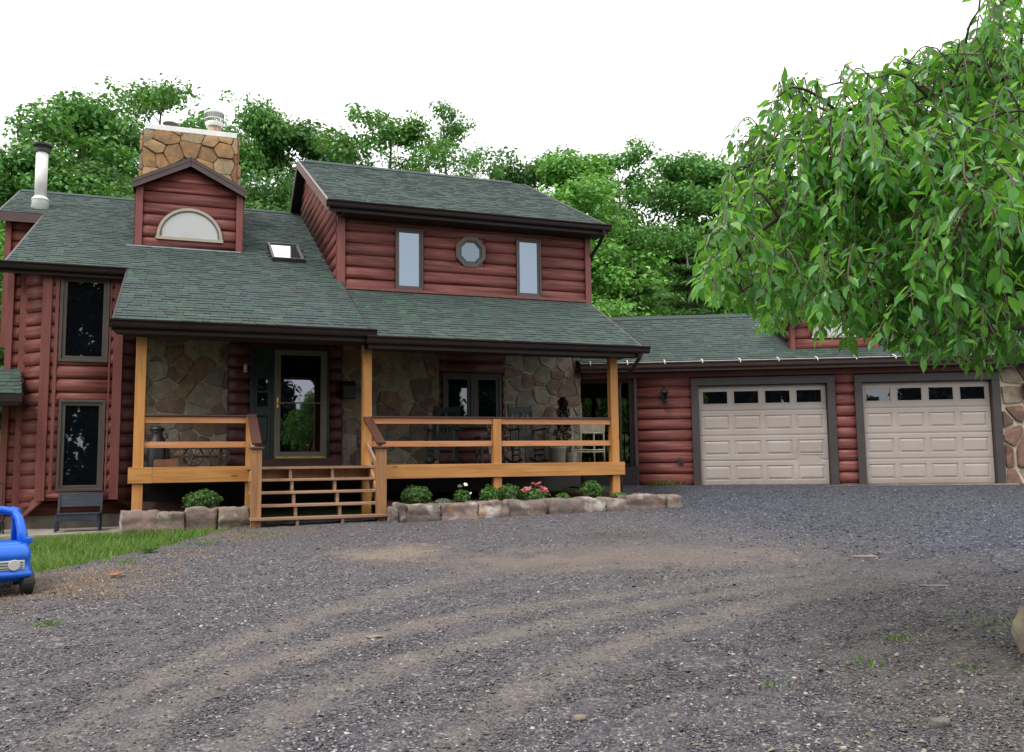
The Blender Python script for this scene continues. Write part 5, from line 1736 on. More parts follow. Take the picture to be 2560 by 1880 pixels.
for s in range(3):
    m0 = MB()
    for lay, (n_, rr_, cup) in enumerate(((6, 0.042, 0.35), (5, 0.033, 0.9), (4, 0.02, 1.6))):
        me = flower_head(rr_, n_, s * 7 + lay, cup)
        m0.add([v.co[:] for v in me.vertices], [tuple(p.vertices) for p in me.polygons])
    q = m0.mesh('rose')
    q.materials.append(M['petalpink'])
    rs.append(q)
rr = random.Random(3)
t.rotation_euler = (0, 0, 0)
for k in range(22):
    a = rr.uniform(0, 2 * math.pi)
    el = rr.uniform(0.15, 1.3)
    p = Vector((0.235 * math.cos(a) * math.cos(el), 0.235 * math.sin(a) * math.cos(el) - 0.03, 0.10 + 0.16 * math.sin(el)))
    if k < 5:
        p = Vector((0.02 + rr.uniform(-0.07, 0.07), -0.06 + rr.uniform(-0.05, 0.05), 0.275 + rr.uniform(-0.03, 0.035)))
    ob('blossom', rs[k % 3], None, t, p, (rr.uniform(-0.9, 0.4), rr.uniform(-0.6, 0.6), rr.uniform(0, 6)), scale=(rr.uniform(0.85, 1.25),) * 3)
for (u, v, lab, sd) in ((4.58, 13.38, 'tiny red-flowered seedling in the mulch left of the roses', 21), (6.30, 13.5, 'tiny red-flowered seedling in the mulch right of the roses', 22)):
    t = shrub('seedling', lab, 'flower', u, v, 0.95, 0.085, 0.05, 130, 0.04, sd, 'greyleaf', upright=0.8)
    for k in range(4):
        ob('blossom', flower_head(0.022, 6, k, 0.8), M['petalred'], t, (0.035 * math.cos(k * 2.3), 0.035 * math.sin(k * 2.3), 0.08))
# grass tuft at the garage corner
t = thing('weed_tuft', 'tuft of tall grass at the foot of the garage siding', 'weed', GW(1.35, 19.3, 1.02), (0, 0, 0), 0)
rg = np.random.default_rng(4)
n = 150
Pq = np.column_stack([rg.normal(0, 0.20, n), rg.normal(0, 0.05, n), np.zeros(n)])
V, F = blades(Pq, rg.uniform(0.08, 0.30, n), rg.uniform(0.003, 0.006, n), 1.1, rg)
ob('grass_blades', mesh_np('grass_blades', V, F), M['grass'], t)
t = thing('weed_tuft', 'broad-leaved weed rosette at the lawn edge', 'weed', (-4.35, 10.55, float(ground_z(-4.35, 10.55))), (0, 0, 0), 0)
for k in range(11):
    a = k * 0.6
    l = 0.13 + 0.05 * math.sin(k * 3)
    c, s = math.cos(a), math.sin(a)
    ob('leaf', MB().add([(0, 0, 0.01), (c * l * .5 - s * .022, s * l * .5 + c * .022, 0.07), (c * l, s * l, 0.05), (c * l * .5 + s * .022, s * l * .5 - c * .022, 0.07)], [(0, 1, 2), (0, 2, 3)]), M['midleaf'], t)
# fallen leaf by the toy car
o = ob('fallen_leaf', MB().add([(-0.11, 0, 0.01), (-0.03, 0.045, 0.035), (0.11, 0.02, 0.05), (0.02, -0.045, 0.015), (0, 0, 0.0)], [(0, 4, 1), (1, 4, 2), (2, 4, 3), (3, 4, 0)]), m_plain('orange_dry_leaf', (0.26, 0.10, 0.045), 0.7), None, (-4.02, 8.95, 0.52))
tag(o, 'curled orange dead leaf on the gravel by the toy car', 'leaf')

# ================================================================== PORCH FURNITURE
def rocking_chair(u, v, rot, label):
    t = thing('rocking_chair', label, 'rocking chair', HW(u, v, DK), (0, 0, 0), HY + rot, 'dark green rocking chairs on the porch')
    m = M['rockergreen']
    w = 0.27
    tl = R(14)
    top = lambda h: (0.20 + math.tan(tl) * (h - 0.42), h)
    for s in (-1, 1):
        x = s * w
        pts = [(x, -0.40 + k * 0.1, 0.02 + 0.11 * ((k - 4.2) / 5.5) ** 2) for k in range(10)]
        rk = MB()
        for a, b in zip(pts[:-1], pts[1:]):
            rk.bar(a, b, 0.032, 0.04)
        ob('rocker', rk, m, t)
        ob('front_leg', MB().bar((x, -0.25, 0.06), (x, -0.25, 0.66), 0.042, 0.042, (0, 1, 0)), m, t, bevel=0.006)
        ob('back_post', MB().bar((x * 0.92, 0.14, 0.05), (x * 0.92, 0.19, 0.42), 0.042, 0.042, (0, 1, 0)).bar((x * 0.92, 0.19, 0.42), (x * 0.92, top(1.16)[0], 1.16), 0.042, 0.036, (0, 1, 0)), m, t)
        ob('armrest', MB().bar((x * 1.05, -0.34, 0.675), (x * 1.05, 0.27, 0.655), 0.085, 0.026), m, t, bevel=0.008)
        ob('side_stretcher', MB().bar((x, -0.25, 0.26), (x * 0.92, 0.16, 0.26), 0.028, 0.028), m, t)
        ob('side_stretcher', MB().bar((x, -0.25, 0.16), (x * 0.92, 0.15, 0.16), 0.028, 0.028), m, t)
    st_ = ob('seat', MB().bar((-w, -0.27, 0.435), (w, -0.27, 0.435), 0.05, 0.03), m, t)
    for k in range(7):
        y = -0.22 + k * 0.068
        ob('seat_slat', MB().bar((-w, y, 0.425 - 0.012 * k + 0.0015 * k * k), (w, y, 0.425 - 0.012 * k + 0.0015 * k * k), 0.058, 0.016), m, st_)
    ob('front_stretcher', MB().bar((-w, -0.25, 0.30), (w, -0.25, 0.30), 0.03, 0.03), m, t)
    ob('front_stretcher', MB().bar((-w, -0.25, 0.19), (w, -0.25, 0.19), 0.03, 0.03), m, t)
    ob('crest_rail', MB().bar((-w * 0.92, top(1.07)[0], 1.07), (w * 0.92, top(1.07)[0], 1.07), 0.026, 0.12), m, t, bevel=0.006)
    ob('lower_rail', MB().bar((-w * 0.92, top(0.5)[0], 0.50), (w * 0.92, top(0.5)[0], 0.50), 0.026, 0.06), m, t)
    for k in range(6):
        x = (-0.20 + k * 0.08)
        ob('back_slat', MB().bar((x, top(0.5)[0], 0.50), (x, top(1.03)[0], 1.03), 0.045, 0.012, (0, 1, 0)), m, t)
    return t


rocking_chair(4.65, 16.45, R(-28), 'dark green rocking chair turned sideways, in front of the left stone panel and window')
rocking_chair(6.32, 16.2, R(2), 'dark green rocking chair facing the drive, right of the porch middle post')

# side table with a jar lamp and a white candle
t = thing('side_table', 'small dark green slatted side table between the rocking chairs', 'table', HW(5.58, 16.4, DK), (0, 0, 0), HY)
ob('table_top', MB().box(-0.24, 0.24, -0.2, 0.2, 0.50, 0.53), M['rockergreen'], t, bevel=0.005)
ob('shelf', MB().box(-0.22, 0.22, -0.18, 0.18, 0.17, 0.19), M['rockergreen'], t)
for sx in (-1, 1):
    for sy in (-1, 1):
        ob('leg', MB().box(sx * 0.20 - 0.02, sx * 0.20 + 0.02, sy * 0.16 - 0.02, sy * 0.16 + 0.02, 0, 0.50), M['rockergreen'], t)
t = thing('oil_lamp', 'small clear glass oil lamp on the side table', 'lamp', HW(5.56, 16.35, DK + 0.53), (0, 0, 0), HY)
M['clear'] = NT('clear_glass')
M['clear'] = M['clear'].done(M['clear'].n('BsdfGlass', {'IOR': 1.45, 'Roughness': 0.02, 'Color': (0.85, 0.88, 0.9, 1)}).outputs[0])
ob('font', MB().lathe([(0.05, 0), (0.05, 0.012), (0.02, 0.03), (0.025, 0.05), (0.055, 0.07), (0.055, 0.11), (0.02, 0.125)], (0, 0, 0), 14), M['clear'], t, smooth=True)
ob('burner', MB().lathe([(0.022, 0.125), (0.024, 0.15), (0.03, 0.155)], (0, 0, 0), 12), M['brass'], t)
ob('chimney', MB().lathe([(0.028, 0.155), (0.042, 0.20), (0.028, 0.27), (0.024, 0.33)], (0, 0, 0), 12), M['clear'], t, smooth=True)
o = ob('candle_jar', MB().lathe([(0.068, 0), (0.075, 0.01), (0.075, 0.155), (0.068, 0.165), (0.055, 0.15)], (0, 0, 0), 18), M['wicker'], None, HW(5.62, 16.3, DK + 0.19), smooth=False)
tag(o, 'white candle pot on the lower shelf of the side table', 'candle')

# crock and planter with a dark evergreen
o = ob('crock', MB().lathe([(0.15, 0), (0.165, 0.02), (0.175, 0.27), (0.195, 0.29), (0.195, 0.325), (0.18, 0.33), (0.165, 0.28), (0.15, 0.05)], (0, 0, 0), 24), M['crock'], None, HW(7.18, 16.7, DK), smooth=True)
tag(o, 'large grey stoneware crock against the stone wall', 'crock')
o = ob('low_pot', MB().lathe([(0.10, 0), (0.115, 0.12), (0.125, 0.125), (0.125, 0.20), (0.105, 0.20), (0.10, 0.14)], (0, 0, 0), 20), M['crock'], None, HW(7.50, 16.72, DK))
tag(o, 'short grey pot with a dark rim beside the crock', 'pot')
t = thing('dark_evergreen', 'slim blackish evergreen in a dark planter before the stone wall', 'plant', HW(7.52, 17.15, DK), (0, 0, 0), HY)
ob('planter', MB().lathe([(0.12, 0), (0.16, 0.30), (0.175, 0.31), (0.17, 0.34), (0.14, 0.33)], (0, 0, 0), 18), M['black'], t)
rg = np.random.default_rng(17)
n = 2600
h = rg.uniform(0, 1, n) ** 0.8
rad = (0.19 * (1 - h) ** 0.55 + 0.035) * rg.uniform(0.3, 1, n) ** 0.5
a = rg.uniform(0, 2 * np.pi, n)
rad *= 1 + 0.3 * np.sin(h * 30 + a * 2)
C = np.stack([rad * np.cos(a), rad * np.sin(a), 0.34 + h * 1.05], 1)
V, F = leaf_quads(C, np.stack([np.cos(a), np.sin(a), 0.4 + 0 * a], 1) + rg.normal(0, 0.5, (n, 3)), rg.uniform(0.03, 0.07, n), rg, 0.3)
M['blackgreen'] = m_leaf('blackish_needle', [(0.2, (0.004, 0.006, 0.004)), (0.8, (0.009, 0.014, 0.009))], 0.03, 0.8, (0.02, 0.03, 0.01), 0.1)
ob('foliage', mesh_np('foliage', V, F), M['blackgreen'], t)
ob('stem', MB().tube([(0, 0, 0.3), (0.01, 0, 0.8), (0, 0.01, 1.3)], [0.015, 0.01, 0.004], 6), M['bark'], t)

# white wicker stand
t = thing('wicker_stand', 'white wicker stand with woven apron and slim legs by the right post', 'stand', HW(7.20, 15.25, DK), (0, 0, 0), HY + R(8))
for x, y in ((-0.26, -0.16), (0.02, -0.18), (0.27, -0.14), (-0.24, 0.18), (0.25, 0.18)):
    ob('leg', MB().tube([(x * 1.03, y, 0), (x, y, 0.40), (x * 0.97, y * 0.95, 0.78)], 0.014, 8), M['wicker'], t, smooth=True)
ob('top', MB().box(-0.27, 0.28, -0.19, 0.19, 0.745, 0.765), M['wicker'], t, bevel=0.008)
wv = MB()
for k in range(28):
    x = -0.26 + k * 0.0195
    wv.tube([(x, -0.172 + 0.006 * (k % 2), 0.55 + 0.018 * math.sin(k)), (x, -0.172 - 0.004 * (k % 2), 0.75)], 0.007, 5)
ob('woven_apron', wv.box(-0.26, 0.27, -0.168, -0.162, 0.56, 0.75), M['wicker'], t)
for z in (0.755, 0.56, 0.24, 0.20):
    ob('rung', MB().tube([(-0.265, -0.165, z), (0.02, -0.19, z - 0.01), (0.275, -0.145, z)], 0.012, 8), M['wicker'], t)
    ob('rung', MB().tube([(-0.25, 0.18, z), (0.25, 0.18, z)], 0.010, 8), M['wicker'], t)

# wagon-wheel bench, milk can and box on the left half of the porch
t = thing('wagon_bench', 'old wooden bench on two spoked wagon wheels against the stone wall', 'bench', HW(0.12, 17.05, DK), (0, 0, 0), HY)
ob('seat', MB().box(-0.52, 0.52, -0.19, 0.19, 0.33, 0.375), M['oldwood'], t, bevel=0.006)
ob('axle', MB().tube([(-0.45, 0, 0.19), (0.45, 0, 0.19)], 0.02, 8), M['oldwood'], t)
for x, y in ((-0.22, -0.16), (0.42, -0.12), (-0.02, -0.05)):
    whl = ob('wheel', MB().lathe([(0.155, -0.018), (0.185, -0.018), (0.185, 0.018), (0.155, 0.018)], (x, y, 0.187), 20, 'Y', True), M['oldwood'], t)
    for k in range(10):
        aa = 2 * math.pi * k / 10
        ob('spoke', MB().bar((x, y, 0.187), (x + 0.16 * math.cos(aa), y, 0.187 + 0.16 * math.sin(aa)), 0.016, 0.016, (0, 1, 0)), M['oldwood'], whl)
    ob('hub', MB().lathe([(0.032, -0.04), (0.035, 0.0), (0.028, 0.04)], (x, y, 0.187), 12, 'Y'), M['oldwood'], whl)
ob('leg', MB().box(-0.48, -0.43, -0.12, 0.15, 0, 0.33), M['oldwood'], t)
ob('leg', MB().box(0.43, 0.48, -0.02, 0.15, 0, 0.33), M['oldwood'], t)
t = thing('milk_can', 'dark old milk can at the left end of the porch', 'milk can', HW(-0.52, 16.9, DK), (0, 0, 0), HY)
ob('can_body', MB().lathe([(0.15, 0), (0.155, 0.02), (0.155, 0.42), (0.145, 0.46), (0.09, 0.56), (0.085, 0.62), (0.11, 0.66)], (0, 0, 0), 20), M['black'], t, smooth=True)
ob('can_lid', MB().lathe([(0.115, 0.66), (0.12, 0.70), (0.07, 0.73), (0.02, 0.74)], (0, 0, 0), 20), M['black'], t, smooth=True)
for s in (-1, 1):
    ob('can_handle', MB().tube([(s * 0.11, 0, 0.50), (s * 0.17, 0, 0.54), (s * 0.16, 0, 0.60), (s * 0.10, 0, 0.61)], 0.011, 6), M['black'], t)
o = ob('wooden_box', MB().box(-0.19, 0.19, -0.11, 0.11, 0, 0.115).box(-0.175, 0.175, -0.095, 0.095, 0.115, 0.13), M['terracotta'], None, HW(-0.33, 15.5, DK), (0, 0, HY), bevel=0.006)
tag(o, 'low reddish-brown box behind the left porch rail', 'box')
t = thing('low_chair', 'dark chair just behind the right newel, mostly hidden by the stair rail', 'chair', HW(3.28, 16.6, DK), (0, 0, 0), HY + R(40))
ob('seat', MB().box(-0.2, 0.2, -0.2, 0.2, 0.40, 0.43), M['oldwood'], t)
ob('backrest', MB().box(-0.2, 0.2, 0.17, 0.2, 0.46, 0.66), M['oldwood'], t)
for sx in (-1, 1):
    ob('leg', MB().box(sx * 0.18 - 0.02, sx * 0.18 + 0.02, -0.2, -0.16, 0, 0.40), M['oldwood'], t)
    ob('leg', MB().box(sx * 0.18 - 0.02, sx * 0.18 + 0.02, 0.16, 0.2, 0, 0.70), M['oldwood'], t)

# blue bench before the bay
t = thing('garden_bench', 'faded dark blue wooden bench on the slab below the bay windows', 'bench', HW(-1.70, 16.6, 0.566), (0, 0, 0), HY)
bb = M['benchblue']
for s in (-1, 1):
    x = s * 0.325
    ob('end_leg', MB().bar((x, 0.0, 0), (x, 0.02, 0.32), 0.035, 0.05, (0, 1, 0)).bar((x, 0.02, 0.32), (x, 0.10, 0.62), 0.035, 0.045, (0, 1, 0)), bb, t)
    ob('end_leg', MB().bar((x, -0.30, 0), (x, -0.28, 0.27), 0.035, 0.05, (0, 1, 0)), bb, t)
    ob('side_rail', MB().bar((x, -0.30, 0.26), (x, 0.05, 0.26), 0.035, 0.05), bb, t)
ob('seat_board', MB().box(-0.33, 0.33, -0.33, -0.02, 0.275, 0.30), bb, t, bevel=0.004)
ob('apron', MB().box(-0.307, 0.307, -0.325, -0.30, 0.17, 0.274), bb, t, bevel=0.004)
crest = [(-0.33, 0.40), (0.33, 0.40), (0.33, 0.60), (0.22, 0.635), (0.1, 0.62), (0, 0.64), (-0.1, 0.62), (-0.22, 0.635), (-0.33, 0.60)]
ob('backrest', MB().extrude([(x, 0.035 + (z - 0.40) * 0.25, z) for x, z in crest], (0, 0.025, 0)), bb, t)

# black iron patio chair at the far left
t = thing('patio_chair', 'black scrolled iron patio seat at the far left edge of the slab', 'chair', HW(-3.05, 16.5, 0.566), (0, 0, 0), HY + R(15))
for sx in (-1, 1):
    for sy in (-1, 1):
        ob('leg', MB().tube([(sx * 0.22, sy * 0.2, 0), (sx * 0.19, sy * 0.18, 0.2), (sx * 0.22, sy * 0.2, 0.40)], 0.014, 6), M['black'], t)
ob('seat', MB().box(-0.24, 0.24, -0.22, 0.22, 0.40, 0.425), M['black'], t)
for k in range(6):
    ob('back_bar', MB().tube([(-0.22 + k * 0.088, 0.21, 0.42), (-0.22 + k * 0.088, 0.27, 0.82)], 0.009, 6), M['black'], t)
ob('scroll', MB().tube([(0.22 - 0.2 * k / 12, -0.2, 0.12 + 0.1 * math.sin(k * 0.9)) for k in range(13)], 0.010, 6), M['black'], t)
ob('back_rail', MB().tube([(-0.24, 0.27, 0.80), (0, 0.28, 0.86), (0.24, 0.27, 0.80)], 0.014, 6), M['black'], t)

# ================================================================== TOY CAR
t = thing('toy_car', 'bright blue plastic ride-on toy car cut off by the left edge', 'toy car', (-4.93, 8.32, 0.455), (0, 0, 0), R(36))
bl = M['toyblue']


def loft(rows, mat, name, parent, smooth=True):
    """rows of equal-length point lists"""
    n = len(rows[0])
    vs = [p for r in rows for p in r]
    fs = []
    for i in range(len(rows) - 1):
        for k in range(n):
            k2 = (k + 1) % n
            fs.append((i * n + k, i * n + k2, (i + 1) * n + k2, (i + 1) * n + k))
    fs.append(tuple(range(n))[::-1])
    fs.append(tuple(range((len(rows) - 1) * n, len(rows) * n)))
    return ob(name, MB().add(vs, fs), mat, parent, smooth=smooth)


def rrect(cx, cy, hx, hy, r, z, n=5):
    pts = []
    for sx, sy, a0 in ((1, 1, 0), (-1, 1, 90), (-1, -1, 180), (1, -1, 270)):
        for k in range(n):
            a = R(a0 + 90 * k / (n - 1))
            pts.append((cx + sx * (hx - r) + r * math.cos(a), cy + sy * (hy - r) + r * math.sin(a), z))
    return pts


# front faces -Y
body = loft([rrect(0, 0, 0.25, 0.40, 0.07, 0.13), rrect(0, 0, 0.27, 0.43, 0.08, 0.165), rrect(0, 0, 0.315, 0.46, 0.08, 0.175), rrect(0, 0, 0.32, 0.465, 0.08, 0.21), rrect(0, 0, 0.30, 0.445, 0.08, 0.225), rrect(0, 0, 0.295, 0.44, 0.08, 0.33), rrect(0, 0, 0.305, 0.45, 0.09, 0.34), rrect(0, 0.01, 0.30, 0.44, 0.11, 0.41), rrect(0, 0.03, 0.275, 0.41, 0.12, 0.46)], bl, 'body', t)
loft([rrect(0, -0.22, 0.24, 0.17, 0.09, 0.45), rrect(0, -0.21, 0.235, 0.155, 0.09, 0.472), rrect(0, -0.20, 0.18, 0.10, 0.07, 0.485)], bl, 'hood', t)
gr_ = ob('grille', MB().box(-0.24, 0.24, -0.452, -0.436, 0.24, 0.325), M['toygrey'], t, bevel=0.006)
for k in range(3):
    ob('grille_slot', MB().box(-0.225, 0.225, -0.4555, -0.452, 0.253 + k * 0.024, 0.260 + k * 0.024), M['charcoal'], gr_)
ob('grille_oval', MB().lathe([(0.045, -0.462), (0.05, -0.456), (0.05, -0.45)], (0.155, 0, 0.282), 18, 'Y'), M['toygrey'], gr_)
for s in (-1, 1):
    x = s * 0.27
    ob('windscreen_pillar', MB().tube([(x * 0.97, -0.14, 0.40), (x * 0.93, -0.09, 0.56), (x * 0.85, -0.02, 0.68), (x * 0.70, 0.04, 0.745), (x * 0.35, 0.05, 0.765), (0, 0.05, 0.768)], [0.052, 0.045, 0.04, 0.038, 0.036, 0.036], 10), bl, t, smooth=True)
    ob('rear_pillar', MB().tube([(x * 0.97, 0.36, 0.40), (x * 0.95, 0.32, 0.62), (x * 0.85, 0.22, 0.74), (x * 0.7, 0.10, 0.755)], [0.055, 0.05, 0.045, 0.04], 10), bl, t, smooth=True)
    ob('mirror', MB().box(s * 0.29 - 0.03, s * 0.29 + 0.045, -0.16, -0.11, 0.45, 0.51), bl, t, bevel=0.012)
    for y in (-0.34, 0.29):
        wh = ob('wheel', MB().lathe([(0.03, -0.05), (0.10, -0.05), (0.112, -0.035), (0.112, 0.035), (0.10, 0.05), (0.03, 0.05)], (s * 0.275, y, 0.112), 22, 'X'), M['toyblack'], t)
        ob('hub', MB().lathe([(0.045, 0), (0.045, s * 0.062), (0.02, s * 0.07)], (s * 0.275, y, 0.112), 12, 'X'), M['toyblack'], wh)
ob('roof', MB().box(-0.18, 0.18, 0.02, 0.26, 0.74, 0.775), bl, t, bevel=0.02)
ob('steering_wheel', MB().lathe([(0.07, 0.0), (0.085, 0.0), (0.085, 0.015), (0.07, 0.015)], (0, -0.02, 0.45), 16, 'Z', True), M['toyblack'], t)

# ================================================================== WEEPING TREE IN THE FOREGROUND
def smooth_path(pts, n):
    """Catmull-Rom through pts"""
    P = [np.array(p, float) for p in pts]
    P = [2 * P[0] - P[1]] + P + [2 * P[-1] - P[-2]]
    out = []
    seg = len(P) - 3
    for i in range(n):
        s = i / (n - 1) * seg
        k = min(int(s), seg - 1)
        t_ = s - k
        a, b, c, d = P[k:k + 4]
        out.append(0.5 * ((2 * b) + (-a + c) * t_ + (2 * a - 5 * b + 4 * c - d) * t_ ** 2 + (-a + 3 * b - 3 * c + d) * t_ ** 3))
    return np.array(out)


M['cherry'] = m_leaf('weeping_cherry_leaf', [(0.12, (0.012, 0.062, 0.016)), (0.40, (0.046, 0.195, 0.042)), (0.70, (0.10, 0.33, 0.060)), (0.95, (0.25, 0.52, 0.075))], 0.5, 0.32, (0.36, 0.74, 0.04), 0.6)
wtree = thing('weeping_tree', 'leafy weeping tree hanging into the picture from the right, nearest to the camera', 'tree', (4.55, 6.6, float(ground_z(4.55, 6.6))))
wb = BASE[wtree.name] = Vector((4.55, 6.6, float(ground_z(4.55, 6.6))))
rg = np.random.default_rng(23)
TX, TY = 4.55, 6.6
ob('trunk', MB().tube([(TX, TY, 0.3), (TX + 0.05, TY, 1.2), (TX - 0.03, TY - 0.05, 2.2), (TX, TY, 3.0), (TX - 0.2, TY, 3.6)], [0.17, 0.13, 0.12, 0.10, 0.07], 12), M['bark'], wtree, smooth=True)
limbs = [
    [(TX, TY, 2.9), (3.9, 6.3, 3.5), (3.2, 6.0, 3.62), (2.65, 5.85, 3.66), (2.25, 5.7, 3.60), (2.02, 5.6, 3.52)],
    [(TX, TY, 3.0), (3.8, 5.9, 3.4), (3.2, 5.45, 3.36), (2.6, 5.3, 3.42), (2.2, 5.25, 3.30)],
    [(TX, TY, 3.1), (4.0, 6.4, 3.9), (3.4, 6.3, 4.3), (2.7, 6.3, 4.25), (2.1, 6.3, 4.0), (1.8, 6.2, 3.6)],
    [(TX, TY, 2.6), (3.9, 5.8, 2.95), (3.3, 5.1, 3.0), (2.75, 4.9, 2.95), (2.4, 4.8, 2.7)],
    [(TX, TY, 3.0), (4.2, 6.0, 3.9), (3.7, 5.7, 4.12), (3.1, 5.6, 4.1), (2.6, 5.5, 3.9)],
    [(TX, TY, 3.0), (4.1, 6.9, 3.6), (3.4, 7.2, 3.9), (2.7, 7.3, 3.7), (2.3, 7.2, 3.2)],
    [(TX, TY, 2.9), (4.0, 5.6, 3.5), (3.6, 4.9, 3.7), (3.1, 4.6, 3.5), (2.8, 4.5, 3.1)],
    [(2.65, 5.85, 3.66), (2.35, 5.7, 3.82), (2.05, 5.55, 3.98), (1.86, 5.48, 4.02), (1.74, 5.45, 3.94)],
    [(TX, TY, 3.2), (4.1, 6.3, 4.2), (3.8, 6.1, 4.5), (3.45, 6.0, 4.48), (3.15, 5.9, 4.3)],
    [(TX, TY, 2.7), (4.1, 7.3, 3.4), (3.5, 7.9, 3.5), (3.0, 8.0, 3.2), (2.6, 8.0, 2.8)],
    [(TX, TY, 2.6), (3.8, 6.2, 3.0), (3.0, 6.0, 3.15), (2.3, 5.9, 3.05), (1.75, 5.8, 2.85), (1.5, 5.75, 2.7)],
    [(TX, TY, 2.5), (3.8, 6.5, 2.85), (3.0, 6.6, 2.95), (2.3, 6.6, 2.85), (1.75, 6.5, 2.8)],
    [(TX, TY, 2.4), (3.9, 6.0, 2.6), (3.2, 5.6, 2.65), (2.5, 5.4, 2.6), (2.0, 5.3, 2.5)],
    [(TX, TY, 2.8), (3.8, 6.0, 3.3), (3.0, 5.8, 3.5), (2.2, 5.6, 3.4), (1.65, 5.5, 3.1), (1.42, 5.45, 2.85)],
    [(TX, TY, 2.3), (4.0, 5.9, 2.35), (3.4, 5.3, 2.4), (2.9, 5.1, 2.35), (2.5, 5.0, 2.25)],
    [(TX, TY, 2.9), (3.9, 6.3, 3.6), (3.1, 6.2, 3.95), (2.4, 6.0, 3.9), (1.95, 5.9, 3.7)],
]
lp = []
for i, l in enumerate(limbs):
    p = smooth_path(l, 26)
    ob('limb', MB().tube([tuple(q) for q in p], list(np.linspace(0.05 if i != 7 else 0.014, 0.006, 26)), 7), M['bark'], wtree, smooth=True)
    lp.append(p)


LO_B = [0.21, 0.25, 0.285, 0.31, 0.325, 0.345, 0.36, 0.385, 0.40, 0.415, 0.43, 0.47, 0.53, 0.6, 0.8]
LO_Z = [2.68, 2.60, 2.42, 2.42, 2.52, 2.52, 2.32, 2.32, 2.40, 2.40, 2.28, 2.22, 2.10, 2.16, 1.95]


def canopy(X, Y):
    """how low the leaf curtain reaches at this place, and how high its dome rises"""
    px = X / Y          # bearing seen from the drive
    lo = np.interp(px, LO_B, LO_Z)
    return lo


tw = MB()
leafP, leafD, leafS = [], [], []
EDGE = 0.212
E_EL = [0.10, 0.176, 0.182, 0.20, 0.25, 0.30, 0.33, 0.40, 0.43, 0.455, 0.48, 0.51]
E_BR = [0.31, 0.280, 0.240, 0.216, 0.212, 0.236, 0.250, 0.270, 0.292, 0.335, 0.44, 0.56]


def outside(path, rng):
    d = np.hypot(path[:, 0], path[:, 1])
    el = (path[:, 2] - 1.6) / path[:, 1]
    br = path[:, 0] / path[:, 1]
    low = np.interp(br, LO_B, LO_Z)
    return (br < np.interp(el, E_EL, E_BR) + rng.uniform(-0.008, 0.006)) | (el < (low - 1.6) / 6.0 + 0.012)



def hang(q, out, drop, rng):
    """an arching, drooping twig with leaves along it"""
    lo = canopy(q[0] + out[0], q[1] + out[1])
    dist = math.hypot(q[0], q[1])
    lo_z = 1.6 + (lo - 1.6) * dist / 6.0
    zend = max(lo_z + abs(rng.normal(0, 0.2)), q[2] - drop)
    if zend > q[2] - 0.15:
        zend = q[2] - rng.uniform(0.12, 0.3)
    mid = q + out * 0.5 + np.array([0, 0, rng.uniform(0.03, 0.14)])
    e1 = np.array([q[0] + out[0] * 0.95, q[1] + out[1] * 0.95, q[2] - 0.3 * (q[2] - zend)])
    e2 = np.array([q[0] + out[0] * 1.2 + rng.normal(0, 0.05), q[1] + out[1] * 1.2 + rng.normal(0, 0.05), zend])
    path = smooth_path([q, mid, e1, (e1 + e2) / 2 + rng.normal(0, 0.035, 3), e2], 16)
    bad = outside(path, rng)
    if bad[:6].any():
        return None
    if bad.any():
        k = max(6, int(np.argmax(bad)))
        path = smooth_path(list(path[[0, k // 3, 2 * k // 3, k - 1]]), 16)
    tw.tube([tuple(z) for z in path], list(np.linspace(0.006, 0.0018, 16)), 4, False)
    L = np.linalg.norm(np.diff(path, axis=0), axis=1).sum()
    nl = max(4, int(L / 0.037))
    for m_ in range(nl):
        s = (0.06 + 0.94 * (m_ + rng.uniform(0, 1)) / nl) * 15
        k = min(int(s), 14)
        c = path[k] + (path[k + 1] - path[k]) * (s - k)
        tdir = path[k + 1] - path[k]
        tdir = tdir / max(np.linalg.norm(tdir), 1e-5)
        ang = m_ * 2.6 + rng.uniform(-0.6, 0.6)
        side = np.array([math.cos(ang), math.sin(ang), 0])
        dirv = side * rng.uniform(0.3, 1.1) + tdir * 0.5 + np.array([0, 0, -rng.uniform(0.05, 0.9)]) + rng.normal(0, 0.22, 3)
        dirv /= np.linalg.norm(dirv)
        leafP.append(c + side * 0.012)
        leafD.append(dirv)
        leafS.append(rng.uniform(0.045, 0.115))
    return path


